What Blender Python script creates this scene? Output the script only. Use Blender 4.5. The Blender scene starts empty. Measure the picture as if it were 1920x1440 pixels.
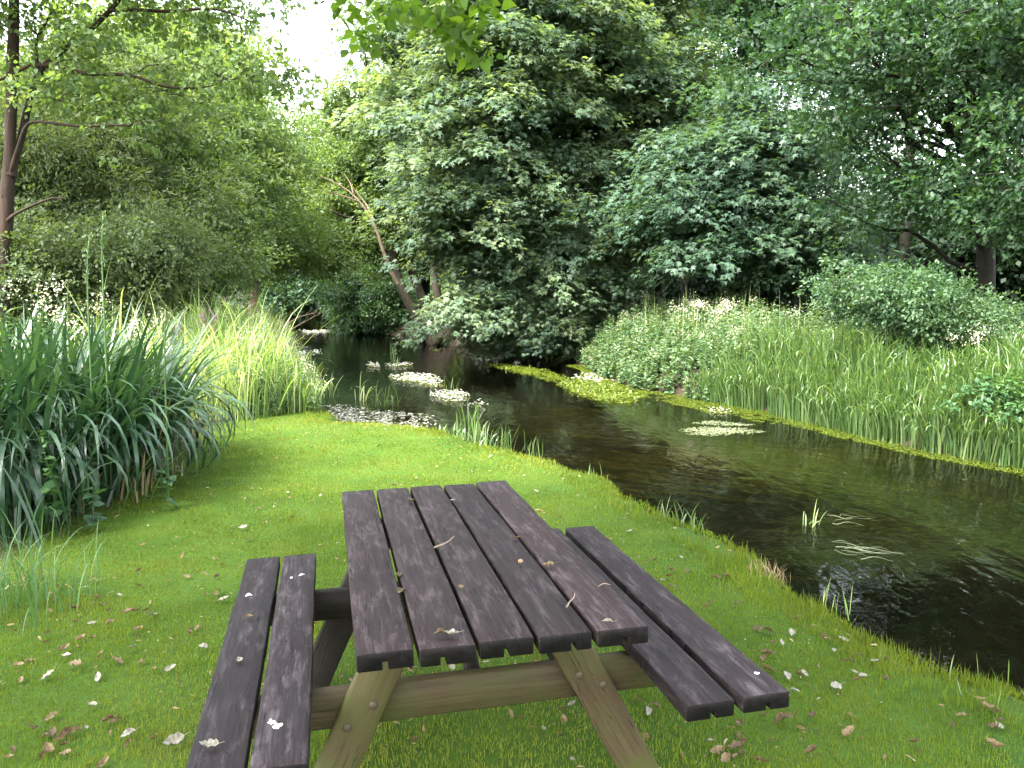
import bpy, math
import numpy as np

# ------------------------------------------------------------------ basics
SC = bpy.context.scene
COL = SC.collection
F, PITCH, CAMH = 1561.7, 0.1119, 1.6307
CP, SP = math.cos(PITCH), math.sin(PITCH)
WL = -0.40                                   # water level


def ray(u, v):
    x = (u - 960) / F
    up = -(v - 720) / F
    return np.array([x, CP + SP * up, -SP + CP * up])


def G(u, v, z=0.0):
    d = ray(u, v)
    t = (z - CAMH) / d[2]
    return np.array([0, 0, CAMH]) + d * t


def D(u, v, y):
    d = ray(u, v)
    return np.array([0, 0, CAMH]) + d * (y / d[1])


def unit(a):
    return a / np.maximum(np.linalg.norm(a, axis=-1, keepdims=True), 1e-9)


def smooth(t):
    t = np.clip(t, 0, 1)
    return t * t * (3 - 2 * t)


# value noise (for placement and shape only)
def vnoise(x, y, seed=0):
    xi = np.floor(x).astype(np.int64)
    yi = np.floor(y).astype(np.int64)
    xf, yf = x - xi, y - yi
    u, v = xf * xf * (3 - 2 * xf), yf * yf * (3 - 2 * yf)

    def h(a, b):
        n = (a * 374761393 + b * 668265263 + seed * 974634777) & 0xFFFFFFFF
        n = ((n ^ (n >> 13)) * 1274126177) & 0xFFFFFFFF
        return ((n ^ (n >> 16)) & 0xFFFF) / 65535.0
    return (h(xi, yi) * (1 - u) * (1 - v) + h(xi + 1, yi) * u * (1 - v)
            + h(xi, yi + 1) * (1 - u) * v + h(xi + 1, yi + 1) * u * v)


# ------------------------------------------------------------------ objects
def tag(o, label=None, cat=None, group=None, kind=None):
    if label:
        o['label'] = label
    if cat:
        o['category'] = cat
    if group:
        o['group'] = group
    if kind:
        o['kind'] = kind
    return o


def empty(name, loc=(0, 0, 0), rz=0.0):
    o = bpy.data.objects.new(name, None)
    o.location = loc
    o.rotation_euler = (0, 0, rz)
    o.empty_display_size = 0.2
    COL.objects.link(o)
    return o


def link_mesh(name, me, mat, parent=None, local=False):
    if mat is not None:
        me.materials.append(mat)
    o = bpy.data.objects.new(name, me)
    COL.objects.link(o)
    if parent is not None:
        o.parent = parent
        if not local:
            # vertices were given in world space; parent is an empty with a plain location
            o.location = (-parent.location[0], -parent.location[1], -parent.location[2])
    return o


def np_mesh(name, V, faces, tint=None, smooth_shade=False, extra=None):
    """V (n,3); faces = list of (m,k) index arrays; tint = per-face floats"""
    me = bpy.data.meshes.new(name)
    V = np.asarray(V, np.float32)
    me.vertices.add(len(V))
    me.vertices.foreach_set('co', V.ravel())
    fl = [np.asarray(f, np.int32) for f in faces if len(f)]
    nl = sum(f.size for f in fl)
    nf = sum(len(f) for f in fl)
    me.loops.add(nl)
    me.loops.foreach_set('vertex_index', np.concatenate([f.ravel() for f in fl]))
    me.polygons.add(nf)
    tot = np.concatenate([np.full(len(f), f.shape[1], np.int32) for f in fl])
    st = np.concatenate([[0], np.cumsum(tot)[:-1]]).astype(np.int32)
    me.polygons.foreach_set('loop_start', st)
    me.polygons.foreach_set('loop_total', tot)
    if smooth_shade:
        me.polygons.foreach_set('use_smooth', np.ones(nf, bool))
    me.update(calc_edges=True)
    if tint is not None:
        a = me.attributes.new('tint', 'FLOAT', 'FACE')
        a.data.foreach_set('value', np.asarray(tint, np.float32))
    if extra:
        for k, arr in extra.items():
            a = me.attributes.new(k, 'FLOAT', 'POINT')
            a.data.foreach_set('value', np.asarray(arr, np.float32))
    return me


class Bag:
    """collects pieces that become ONE mesh"""

    def __init__(self):
        self.V, self.F, self.T, self.n = [], {}, {}, 0

    def add(self, V, faces, tint=0.5):
        V = np.asarray(V, float).reshape(-1, 3)
        for f in faces:
            f = np.asarray(f, np.int64)
            if f.size == 0:
                continue
            k = f.shape[1]
            self.F.setdefault(k, []).append(f + self.n)
            t = np.broadcast_to(np.asarray(tint, float), (len(f),)) if np.ndim(tint) < 1 or len(tint) == len(f) else np.full(len(f), float(np.mean(tint)))
            self.T.setdefault(k, []).append(t)
        self.V.append(V)
        self.n += len(V)

    def build(self, name, mat, parent=None, smooth_shade=False, local=False):
        ks = sorted(self.F)
        fs = [np.concatenate(self.F[k]) for k in ks]
        ts = np.concatenate([np.concatenate(self.T[k]) for k in ks])
        me = np_mesh(name, np.concatenate(self.V), fs, ts, smooth_shade)
        return link_mesh(name, me, mat, parent, local)


def tube(bag, P, rad, sides=6, tint=0.5, wob=0.0, rng=None):
    P = np.asarray(P, float)
    n = len(P)
    rad = np.broadcast_to(np.asarray(rad, float), (n,))
    T = np.gradient(P, axis=0)
    T = unit(T)
    ref = np.array([0.31, 0.95, 0.11])
    X = unit(np.cross(T, ref))
    Y = np.cross(T, X)
    a = np.arange(sides) / sides * 2 * np.pi
    r = np.repeat(rad[:, None], sides, 1)
    if wob and rng is not None:
        r = r * (1 + wob * rng.normal(size=r.shape))
    V = P[:, None] + r[..., None] * (np.cos(a)[None, :, None] * X[:, None] + np.sin(a)[None, :, None] * Y[:, None])
    i = np.arange(n - 1)[:, None] * sides
    j = np.arange(sides)[None]
    j2 = (j + 1) % sides
    Q = np.stack([i + j, i + j2, i + sides + j2, i + sides + j], -1).reshape(-1, 4)
    cap = np.array([[(n - 1) * sides + k for k in range(sides)]])
    bag.add(V.reshape(-1, 3), [Q, cap], tint)


def bez(a, b, c, n):
    t = np.linspace(0, 1, n)[:, None]
    return (1 - t) ** 2 * a + 2 * t * (1 - t) * b + t * t * c


def resample(P, n):
    P = np.asarray(P, float)
    s = np.concatenate([[0], np.cumsum(np.linalg.norm(np.diff(P[:, :3], axis=0), axis=1))])
    t = np.linspace(0, s[-1], n)
    # smooth by Catmull-like cubic through linear interpolation + averaging
    Q = np.stack([np.interp(t, s, P[:, k]) for k in range(P.shape[1])], 1)
    for _ in range(2):
        Q[1:-1] = 0.25 * Q[:-2] + 0.5 * Q[1:-1] + 0.25 * Q[2:]
    return Q


# ------------------------------------------------------------------ leaf shapes
def _sym(half):
    """half outline from base to tip (x<0), first and last on the midrib"""
    h = np.array(half, float)
    m = h[1:-1].copy()
    m[:, 0] *= -1
    V = np.concatenate([h, m])
    k = len(h)
    f1 = list(range(k))
    f2 = [0, k - 1] + [k + i for i in range(len(m) - 1, -1, -1)]
    return V, np.array([f1, f2])


SHAPES = {
    'oval': _sym([(0, 0, 0), (-.27, .33, .07), (-.21, .74, .05), (0, 1, -.06)]),
    'lance': _sym([(0, 0, 0), (-.13, .3, .04), (-.10, .68, .03), (0, 1, -.10)]),
    'maple': _sym([(0, 0, 0), (-.46, .02, -.14), (-.22, .28, -.04), (-.60, .52, -.20), (-.17, .54, -.02), (0, 1.05, -.20)]),
    'oak': _sym([(0, 0, 0), (-.24, .30, .04), (-.12, .44, .03), (-.36, .64, .02), (-.17, .78, .0), (0, 1, -.06)]),
    'heart': _sym([(0, 0, 0), (-.36, .08, .05), (-.40, .42, .07), (-.16, .80, .0), (0, 1.05, -.10)]),
    'dia': (np.array([(0, 0, 0), (-.34, .5, .06), (0, 1, -.04), (.34, .5, .06)], float), np.array([[0, 3, 2, 1]])),
}


def leaves(P, T, N, S, shape, tint):
    """arrays -> V, faces, tint per face"""
    tv, tf = SHAPES[shape]
    T = unit(T)
    X = unit(np.cross(T, N))
    N = np.cross(X, T)
    k = len(tv)
    V = P[:, None] + S[:, None, None] * (tv[None, :, 0, None] * X[:, None] + tv[None, :, 1, None] * T[:, None]
                                         + tv[None, :, 2, None] * N[:, None])
    n = len(P)
    FF = (np.arange(n)[:, None, None] * k + tf[None]).reshape(-1, tf.shape[1])
    return V.reshape(-1, 3), FF, np.repeat(tint, len(tf))


def blades(P, phi, L, W, th0, bend, nseg=7, tint=None, twist=None, taper=0.55, bexp=1.8):
    """arching ribbons; V, faces, tint"""
    n = len(P)
    s = np.linspace(0, 1, nseg + 1)
    th = th0[:, None] + bend[:, None] * s[None] ** bexp
    ds = L[:, None] / nseg
    dr = np.sin(th) * ds
    dz = np.cos(th) * ds
    r = np.concatenate([np.zeros((n, 1)), np.cumsum(dr[:, :-1], 1)], 1)
    z = np.concatenate([np.zeros((n, 1)), np.cumsum(dz[:, :-1], 1)], 1)
    H = np.stack([np.cos(phi), np.sin(phi), 0 * phi], 1)
    C = P[:, None] + r[..., None] * H[:, None] + z[..., None] * np.array([0, 0, 1.0])
    tw = phi + (twist if twist is not None else 0)
    Wd = np.stack([-np.sin(tw), np.cos(tw), 0 * phi], 1)
    prof = np.where(s < taper, 0.75 + 0.25 * s / taper, 1 - ((s - taper) / (1 - taper)) ** 1.6)
    prof = np.maximum(prof, 0.03)
    w = 0.5 * W[:, None] * prof[None]
    A = C - w[..., None] * Wd[:, None]
    B = C + w[..., None] * Wd[:, None]
    V = np.stack([A, B], 2).reshape(n, -1, 3)
    k = 2 * (nseg + 1)
    j = np.arange(nseg) * 2
    q = np.stack([j, j + 1, j + 3, j + 2], 1)
    FF = (np.arange(n)[:, None, None] * k + q[None]).reshape(-1, 4)
    t = np.full(n, .5) if tint is None else tint
    return V.reshape(-1, 3), FF, np.repeat(t, nseg)


# ------------------------------------------------------------------ materials
def new_mat(name):
    m = bpy.data.materials.new(name)
    m.use_nodes = True
    nt = m.node_tree
    nt.nodes.clear()
    out = nt.nodes.new('ShaderNodeOutputMaterial')
    return m, nt, out


def ramp(nt, fac, stops):
    r = nt.nodes.new('ShaderNodeValToRGB')
    el = r.color_ramp.elements
    el[0].position, el[0].color = stops[0][0], (*stops[0][1], 1)
    el[1].position, el[1].color = stops[-1][0], (*stops[-1][1], 1)
    for p, c in stops[1:-1]:
        e = el.new(p)
        e.color = (*c, 1)
    if fac is not None:
        nt.links.new(fac, r.inputs[0])
    return r.outputs[0]


def attr(nt, name):
    a = nt.nodes.new('ShaderNodeAttribute')
    a.attribute_name = name
    return a.outputs['Fac']


def noise(nt, scale, detail=4, rough=.55, vec=None, dist=0.0):
    n = nt.nodes.new('ShaderNodeTexNoise')
    n.inputs['Scale'].default_value = scale
    n.inputs['Detail'].default_value = detail
    n.inputs['Roughness'].default_value = rough
    n.inputs['Distortion'].default_value = dist
    if vec is not None:
        nt.links.new(vec, n.inputs['Vector'])
    return n.outputs['Fac']


def mapped(nt, scale=(1, 1, 1), coord='Object', rot=(0, 0, 0)):
    tc = nt.nodes.new('ShaderNodeTexCoord')
    mp = nt.nodes.new('ShaderNodeMapping')
    mp.inputs['Scale'].default_value = scale
    mp.inputs['Rotation'].default_value = rot
    nt.links.new(tc.outputs[coord], mp.inputs['Vector'])
    return mp.outputs[0]


def mix_col(nt, fac, a, b, mode='MIX'):
    m = nt.nodes.new('ShaderNodeMix')
    m.data_type = 'RGBA'
    m.blend_type = mode
    for sock, val in ((m.inputs[0], fac), (m.inputs[6], a), (m.inputs[7], b)):
        if hasattr(val, 'node'):
            nt.links.new(val, sock)
        elif isinstance(val, (int, float)):
            sock.default_value = val
        else:
            sock.default_value = (*val, 1)
    return m.outputs[2]


def math_n(nt, op, a, b=0.0, clamp=False):
    m = nt.nodes.new('ShaderNodeMath')
    m.operation = op
    m.use_clamp = clamp
    for s, v in ((m.inputs[0], a), (m.inputs[1], b)):
        if hasattr(v, 'node'):
            nt.links.new(v, s)
        else:
            s.default_value = v
    return m.outputs[0]


def principled(nt, col, rough=.6, spec=.4, normal=None):
    p = nt.nodes.new('ShaderNodeBsdfPrincipled')
    if hasattr(col, 'node'):
        nt.links.new(col, p.inputs['Base Color'])
    else:
        p.inputs['Base Color'].default_value = (*col, 1)
    if hasattr(rough, 'node'):
        nt.links.new(rough, p.inputs['Roughness'])
    else:
        p.inputs['Roughness'].default_value = rough
    p.inputs['Specular IOR Level'].default_value = spec
    if normal is not None:
        nt.links.new(normal, p.inputs['Normal'])
    return p


def bump(nt, h, strength=.4, dist=.01):
    b = nt.nodes.new('ShaderNodeBump')
    b.inputs['Strength'].default_value = strength
    b.inputs['Distance'].default_value = dist
    nt.links.new(h, b.inputs['Height'])
    return b.outputs[0]


def leaf_mat(name, c0, c1, c2, trans=.38, rough=.45, spec=.45, tcol=(1.5, 1.45, .55), patch=None):
    """c0 dark, c1 mid, c2 light: picked per leaf by its own tint"""
    m, nt, out = new_mat(name)
    col = ramp(nt, attr(nt, 'tint'), [(0, c0), (.5, c1), (1, c2)])
    if patch:
        sc, amt, pc = patch
        n = noise(nt, sc, 2, .5, mapped(nt))
        f = ramp(nt, n, [(.42, (0, 0, 0)), (.62, (amt, amt, amt))])
        col = mix_col(nt, f, col, pc)
    p = principled(nt, col, rough, spec)
    tr = nt.nodes.new('ShaderNodeBsdfTranslucent')
    nt.links.new(mix_col(nt, 1.0, col, tcol, 'MULTIPLY'), tr.inputs[0])
    ms = nt.nodes.new('ShaderNodeMixShader')
    ms.inputs[0].default_value = trans
    nt.links.new(p.outputs[0], ms.inputs[1])
    nt.links.new(tr.outputs[0], ms.inputs[2])
    nt.links.new(ms.outputs[0], out.inputs[0])
    return m


M = {}
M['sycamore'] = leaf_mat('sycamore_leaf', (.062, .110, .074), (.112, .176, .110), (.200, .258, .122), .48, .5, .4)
M['sycamore_dark'] = leaf_mat('sycamore_shade_leaf', (.036, .076, .050), (.058, .110, .066), (.085, .140, .072), .42, .5, .38)  # darker copy of sycamore with shade mixed into the leaf colour
M['oak'] = leaf_mat('oak_leaf', (.017, .044, .021), (.030, .070, .030), (.060, .118, .044), .42, .5, .3)
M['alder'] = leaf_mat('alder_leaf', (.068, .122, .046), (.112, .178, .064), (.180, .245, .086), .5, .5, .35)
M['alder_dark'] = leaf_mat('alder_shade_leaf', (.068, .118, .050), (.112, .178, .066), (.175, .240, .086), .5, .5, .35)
M['willow'] = leaf_mat('willow_leaf', (.048, .078, .036), (.080, .118, .050), (.130, .170, .072), .42, .55, .3)
M['far'] = leaf_mat('far_leaf', (.080, .135, .042), (.125, .190, .056), (.195, .250, .080), .5, .55, .3)
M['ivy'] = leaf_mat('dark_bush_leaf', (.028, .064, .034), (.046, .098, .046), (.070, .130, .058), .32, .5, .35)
M['hedge'] = leaf_mat('deep_shade_leaf', (.010, .024, .012), (.017, .038, .017), (.028, .058, .022), .25, .55, .25)  # leaf colour darkened to carry the deep shade under the right trees
M['bush'] = leaf_mat('elder_leaf', (.030, .074, .034), (.054, .112, .048), (.092, .158, .066), .38, .5, .4)
M['lime'] = leaf_mat('overhead_leaf', (.060, .125, .020), (.092, .172, .026), (.140, .225, .036), .6, .45, .35)
M['iris'] = leaf_mat('iris_leaf', (.014, .040, .020), (.026, .064, .030), (.052, .102, .046), .22, .34, .55)
M['reed'] = leaf_mat('reed_leaf', (.040, .090, .026), (.085, .155, .044), (.165, .235, .085), .36, .34, .7)
M['meadow'] = leaf_mat('meadow_leaf', (.090, .175, .045), (.215, .320, .095), (.490, .530, .290), .42, .5, .35)
M['herb'] = leaf_mat('herb_leaf', (.055, .115, .048), (.095, .165, .075), (.170, .220, .115), .36, .5, .4)
M['nettle'] = leaf_mat('nettle_leaf', (.030, .080, .030), (.055, .125, .042), (.090, .170, .050), .34, .5, .35)
M['grass'] = leaf_mat('lawn_blade', (.068, .108, .012), (.136, .190, .019), (.235, .258, .055), .42, .6, .1,
                      (1.35, 1.3, .5), (1.3, .5, (.140, .165, .022)))
M['dry'] = leaf_mat('dry_stalk', (.16, .10, .045), (.26, .18, .09), (.40, .33, .20), .2, .6, .3, (1.1, 1, .8))
M['white_flower'] = leaf_mat('white_petal', (.62, .60, .50), (.78, .77, .68), (.85, .84, .80), .25, .6, .3, (1, 1, .95))
M['cream_flower'] = leaf_mat('cream_petal', (.55, .50, .33), (.68, .64, .46), (.78, .76, .62), .25, .6, .3, (1, 1, .9))
M['pink_flower'] = leaf_mat('pink_petal', (.45, .10, .35), (.55, .16, .45), (.65, .25, .55), .3, .6, .3, (1, .8, 1))
M['weed'] = leaf_mat('water_weed', (.050, .090, .009), (.095, .140, .013), (.165, .195, .035), .3, .45, .4)
M['pad'] = leaf_mat('pale_pad', (.20, .22, .13), (.34, .34, .26), (.52, .50, .45), .1, .3, .6, (1, 1, .8))
M['slab'] = leaf_mat('pale_green_weed', (.10, .13, .05), (.17, .20, .10), (.30, .32, .20), .1, .4, .5, (1, 1, .8))
M['subweed'] = leaf_mat('submerged_weed', (.050, .053, .010), (.090, .090, .018), (.150, .145, .038), .3, .6, .2)
M['deadleaf_brown'] = leaf_mat('dead_leaf_brown', (.050, .033, .013), (.090, .062, .026), (.140, .100, .050), .2, .6, .3, (1.1, .9, .6))
M['deadleaf_tan'] = leaf_mat('dead_leaf_tan', (.11, .072, .030), (.165, .115, .055), (.24, .175, .095), .2, .55, .35, (1.1, .95, .7))
M['deadleaf_pale'] = leaf_mat('dead_leaf_pale', (.15, .135, .095), (.22, .20, .15), (.33, .31, .265), .15, .5, .4, (1, 1, .8))
M['deadleaf_dark'] = leaf_mat('dead_leaf_dark', (.045, .026, .014), (.08, .046, .024), (.14, .09, .05), .1, .6, .3, (1.1, .9, .6))


def bark_mat(name, a, b, c, scale=6):
    m, nt, out = new_mat(name)
    v = mapped(nt, (scale * 2.2, scale * 2.2, scale * .5))
    n = noise(nt, 1.0, 6, .65, v, .6)
    n2 = noise(nt, .9, 3, .5, mapped(nt))
    col = mix_col(nt, ramp(nt, n2, [(.4, (0, 0, 0)), (.65, (.7, .7, .7))]), ramp(nt, n, [(.3, a), (.7, b)]), c)
    p = principled(nt, col, .85, .2, bump(nt, n, .8, .03))
    nt.links.new(p.outputs[0], out.inputs[0])
    return m


M['bark'] = bark_mat('grey_bark', (.030, .024, .018), (.095, .078, .060), (.060, .065, .040))
M['bark_red'] = bark_mat('reddish_bark', (.019, .012, .009), (.052, .031, .022), (.038, .030, .022))
M['bark_dark'] = bark_mat('dark_bark', (.010, .009, .007), (.030, .025, .019), (.020, .021, .014))
M['bark_pale'] = bark_mat('bleached_wood', (.16, .12, .085), (.34, .27, .20), (.25, .17, .12))


def wood_mat(name, dark, mid, light, lichen, lich_amt, green=None):
    m, nt, out = new_mat(name)
    info = nt.nodes.new('ShaderNodeObjectInfo')
    tc = nt.nodes.new('ShaderNodeTexCoord')
    off = nt.nodes.new('ShaderNodeVectorMath')
    off.operation = 'MULTIPLY_ADD'
    comb = nt.nodes.new('ShaderNodeCombineXYZ')
    for k in range(3):
        nt.links.new(info.outputs['Random'], comb.inputs[k])
    nt.links.new(comb.outputs[0], off.inputs[0])
    off.inputs[1].default_value = (13, 29, 7)
    nt.links.new(tc.outputs['Object'], off.inputs[2])

    def mp(s):
        n = nt.nodes.new('ShaderNodeMapping')
        n.inputs['Scale'].default_value = s
        nt.links.new(off.outputs[0], n.inputs['Vector'])
        return n.outputs[0]
    grain = noise(nt, 1, 6, .7, mp((95, 3.2, 60)), .9)
    broad = noise(nt, 1, 4, .6, mp((9, 2.2, 9)), .4)
    blotch = noise(nt, 1, 7, .72, mp((26, 5, 26)), .5)
    speck = noise(nt, 1, 3, .6, mp((130, 95, 130)))
    col = ramp(nt, grain, [(.30, dark), (.52, mid), (.74, light)])
    col = mix_col(nt, ramp(nt, broad, [(.38, (0, 0, 0)), (.66, (.55, .55, .55))]), col, mid)
    lf = ramp(nt, blotch, [(.50, (0, 0, 0)), (.72, (lich_amt, lich_amt, lich_amt))])
    gm = math_n(nt, 'MULTIPLY', lf, ramp(nt, grain, [(.3, (.35, .35, .35)), (.6, (1, 1, 1))]))
    col = mix_col(nt, gm, col, lichen)
    sf = ramp(nt, speck, [(.735, (0, 0, 0)), (.77, (.55, .55, .55))])
    col = mix_col(nt, sf, col, (.16, .15, .15))
    # long dark drying cracks
    crack = noise(nt, 1, 3, .6, mp((34, 1.1, 1)), 1.4)
    cd = math_n(nt, 'ABSOLUTE', math_n(nt, 'SUBTRACT', crack, .5))
    cf = ramp(nt, cd, [(.0, (1, 1, 1)), (.006, (.9, .9, .9)), (.012, (.0, .0, .0))])
    cg = math_n(nt, 'MULTIPLY', cf, ramp(nt, broad, [(.47, (0, 0, 0)), (.52, (1, 1, 1))]))
    col = mix_col(nt, cg, col, (.004, .003, .004))
    if green:
        gn = noise(nt, 1, 4, .6, mp((5, 5, 8)))
        col = mix_col(nt, ramp(nt, gn, [(.38, (0, 0, 0)), (.62, (.8, .8, .8))]), col, green)
    rv = nt.nodes.new('ShaderNodeMapRange')
    rv.inputs['To Min'].default_value = .72
    rv.inputs['To Max'].default_value = 1.3
    nt.links.new(info.outputs['Random'], rv.inputs['Value'])
    vm = nt.nodes.new('ShaderNodeVectorMath')
    vm.operation = 'SCALE'
    nt.links.new(col, vm.inputs[0])
    nt.links.new(rv.outputs[0], vm.inputs['Scale'])
    col = vm.outputs[0]
    h = math_n(nt, 'SUBTRACT', math_n(nt, 'MULTIPLY', grain, .6), math_n(nt, 'MULTIPLY', cg, 1.2))
    p = principled(nt, col, ramp(nt, broad, [(.3, (.58, .58, .58)), (.7, (.8, .8, .8))]), .22, bump(nt, h, .55, .004))
    nt.links.new(p.outputs[0], out.inputs[0])
    return m


M['wood_top'] = wood_mat('stained_top_wood', (.0058, .0034, .0033), (.0215, .0125, .0124), (.052, .0325, .0325), (.125, .094, .097), .8)
M['wood_bench'] = wood_mat('stained_bench_wood', (.0055, .0038, .0039), (.0180, .0122, .0130), (.044, .031, .0335), (.118, .095, .102), .8)
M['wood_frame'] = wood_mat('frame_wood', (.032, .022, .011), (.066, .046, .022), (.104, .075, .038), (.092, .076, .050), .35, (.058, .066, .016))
M['wood_dark'] = wood_mat('shaded_frame_wood', (.008, .006, .0045), (.016, .0125, .009), (.026, .021, .015), (.03, .026, .02), .35)  # frame wood darkened, shade under the boards put into its colour


def simple(name, col, rough=.6, spec=.4, metal=0.0):
    m, nt, out = new_mat(name)
    n = noise(nt, 60, 3, .6, mapped(nt))
    c = mix_col(nt, n, tuple(x * .75 for x in col), tuple(min(1, x * 1.2) for x in col))
    p = principled(nt, c, rough, spec)
    p.inputs['Metallic'].default_value = metal
    nt.links.new(p.outputs[0], out.inputs[0])
    return m


M['end_grain'] = wood_mat('dark_end_grain', (.0030, .0022, .0022), (.0085, .0062, .0062), (.018, .014, .014), (.030, .026, .026), .4)
M['bolt'] = simple('weathered_bolt', (.075, .055, .032), .6, .4, .2)
M['dropping'] = simple('chalky_white', (.72, .72, .70), .8, .2)
M['nut'] = simple('nut_shell', (.26, .16, .09), .5, .4)
M['berry'] = simple('berry_red', (.25, .03, .04), .4, .5)


def ground_mat():
    m, nt, out = new_mat('ground')
    v = mapped(nt)
    n1 = noise(nt, 1.3, 5, .6, v)
    n2 = noise(nt, 28, 4, .7, v)
    lawn = ramp(nt, n1, [(.3, (.026, .064, .005)), (.6, (.045, .090, .007)), (.8, (.075, .085, .020))])
    lawn = mix_col(nt, ramp(nt, n2, [(.5, (0, 0, 0)), (.75, (.7, .7, .7))]), lawn, (.035, .029, .014))
    wood = ramp(nt, n2, [(.3, (.018, .014, .009)), (.6, (.040, .030, .018)), (.8, (.055, .060, .022))])
    bed = ramp(nt, noise(nt, 5, 5, .65, v), [(.3, (.006, .0052, .004)), (.6, (.016, .0135, .0095)), (.8, (.036, .031, .021))])
    c = mix_col(nt, attr(nt, 'wood'), lawn, wood)
    c = mix_col(nt, attr(nt, 'bed'), c, bed)
    p = principled(nt, c, .9, .15, bump(nt, n2, .6, .02))
    nt.links.new(p.outputs[0], out.inputs[0])
    return m


M['ground'] = ground_mat()


def water_mat():
    m, nt, out = new_mat('stream_water')
    v1 = mapped(nt, (1.0, 1.0, 1), rot=(0, 0, math.radians(-25)))
    v2 = mapped(nt, (2.2, .8, 1), rot=(0, 0, math.radians(-25)))
    a = noise(nt, 2.6, 2, .5, v2, .4)
    b = noise(nt, 11, 2, .5, v1, .3)
    h = math_n(nt, 'ADD', math_n(nt, 'MULTIPLY', a, 1.0), math_n(nt, 'MULTIPLY', b, .16))
    nb = bump(nt, h, .17, .06)
    gl = nt.nodes.new('ShaderNodeBsdfGlossy')
    gl.inputs['Roughness'].default_value = .015
    nt.links.new(nb, gl.inputs['Normal'])
    tp = nt.nodes.new('ShaderNodeBsdfTransparent')
    tp.inputs[0].default_value = (.46, .44, .34, 1)
    fr = nt.nodes.new('ShaderNodeFresnel')
    fr.inputs['IOR'].default_value = 1.34
    nt.links.new(nb, fr.inputs['Normal'])
    ms = nt.nodes.new('ShaderNodeMixShader')
    nt.links.new(fr.outputs[0], ms.inputs[0])
    nt.links.new(tp.outputs[0], ms.inputs[1])
    nt.links.new(gl.outputs[0], ms.inputs[2])
    nt.links.new(ms.outputs[0], out.inputs[0])
    return m


M['water'] = water_mat()

# ------------------------------------------------------------------ stream banks and terrain
LB = [(9, -12), (5.2, -4), (3.3, 0)]
for u, v in [(1920, 1312), (1750, 1245), (1600, 1170), (1500, 1120), (1450, 1075), (1340, 1010), (1240, 962), (1130, 905),
             (1040, 862), (930, 838), (830, 807), (760, 797), (700, 792), (620, 788)]:
    LB.append(tuple(G(u, v, 0)[:2]))
for u, v in [(568, 757), (557, 720), (551, 690), (546, 660), (536, 632), (524, 612)]:
    LB.append(tuple(G(u, v, -.3)[:2]))
LB += [(-17.5, 66), (-34, 90)]
RB = [(18, -12), (11.5, -3), (8.2, 4)]
for u, v in [(1920, 882), (1700, 842), (1560, 806), (1400, 768), (1280, 745), (1180, 728), (1110, 700), (1085, 682),
             (1060, 668), (960, 662), (880, 654), (800, 640), (740, 630), (680, 620), (630, 612)]:
    RB.append(tuple(G(u, v, WL)[:2]))
RB += [(-13.2, 60), (-27, 90)]
LB, RB = np.array(LB), np.array(RB)
POLY = np.concatenate([LB, RB[::-1]])


def dist_line(x, y, L):
    d = np.full(x.shape, 1e9)
    for a, b in zip(L[:-1], L[1:]):
        ab = b - a
        t = np.clip(((x - a[0]) * ab[0] + (y - a[1]) * ab[1]) / (ab @ ab), 0, 1)
        d = np.minimum(d, (x - a[0] - t * ab[0]) ** 2 + (y - a[1] - t * ab[1]) ** 2)
    return np.sqrt(d)


def inside(x, y, P):
    r = np.zeros(x.shape, bool)
    for a, b in zip(P, np.roll(P, -1, 0)):
        c = (a[1] > y) != (b[1] > y)
        if abs(b[1] - a[1]) < 1e-12:
            continue
        r ^= c & (x < (b[0] - a[0]) * (y - a[1]) / (b[1] - a[1]) + a[0])
    return r


def field(x, y):
    x, y = np.asarray(x, float), np.asarray(y, float)
    return dist_line(x, y, LB), dist_line(x, y, RB), inside(x, y, POLY)


def height(x, y, fl=None):
    x, y = np.asarray(x, float), np.asarray(y, float)
    dl, dr, ins = fl or field(x, y)
    bed = WL - .08 - .5 * smooth(np.minimum(np.maximum(dl - .35, 0), dr) / 1.3)
    dn = np.maximum(dl + .22 * (vnoise(x * 2.2, y * 2.2, 41) - .5) + .10 * (vnoise(x * 7, y * 7, 42) - .5), 0)
    zl_in = -.02 + (WL - .06) * smooth(dn / .38)
    zin = np.where(dl < .38, np.maximum(zl_in, bed), bed)
    left = dl < dr
    und = .05 * (vnoise(x * .5, y * .5, 3) - .5) * smooth(dl / 1.5)
    zl = -.02 + .02 * smooth(dl / .3) + und + .5 * smooth((dl - 7) / 12)
    zr = WL - .06 + .48 * smooth(dr / .8) + .55 * smooth((dr - .8) / 6) + .15 * (vnoise(x * .4, y * .4, 5) - .5)
    return np.where(ins, zin, np.where(left, zl, zr))


def axis(lo, hi, f0, f1, fine, coarse_ratio=1.25, far=300):
    a = list(np.arange(f0, f1, fine))
    s = fine
    v = f1
    while v < far:
        a.append(v)
        s = min(s * coarse_ratio, 30) if v > hi else min(s * coarse_ratio, .8)
        v += s
    s = fine
    v = f0 - fine
    b = []
    while v > -far:
        b.append(v)
        s = min(s * coarse_ratio, 30) if v < lo else min(s * coarse_ratio, .8)
        v -= s
    return np.array(b[::-1] + a)


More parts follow.
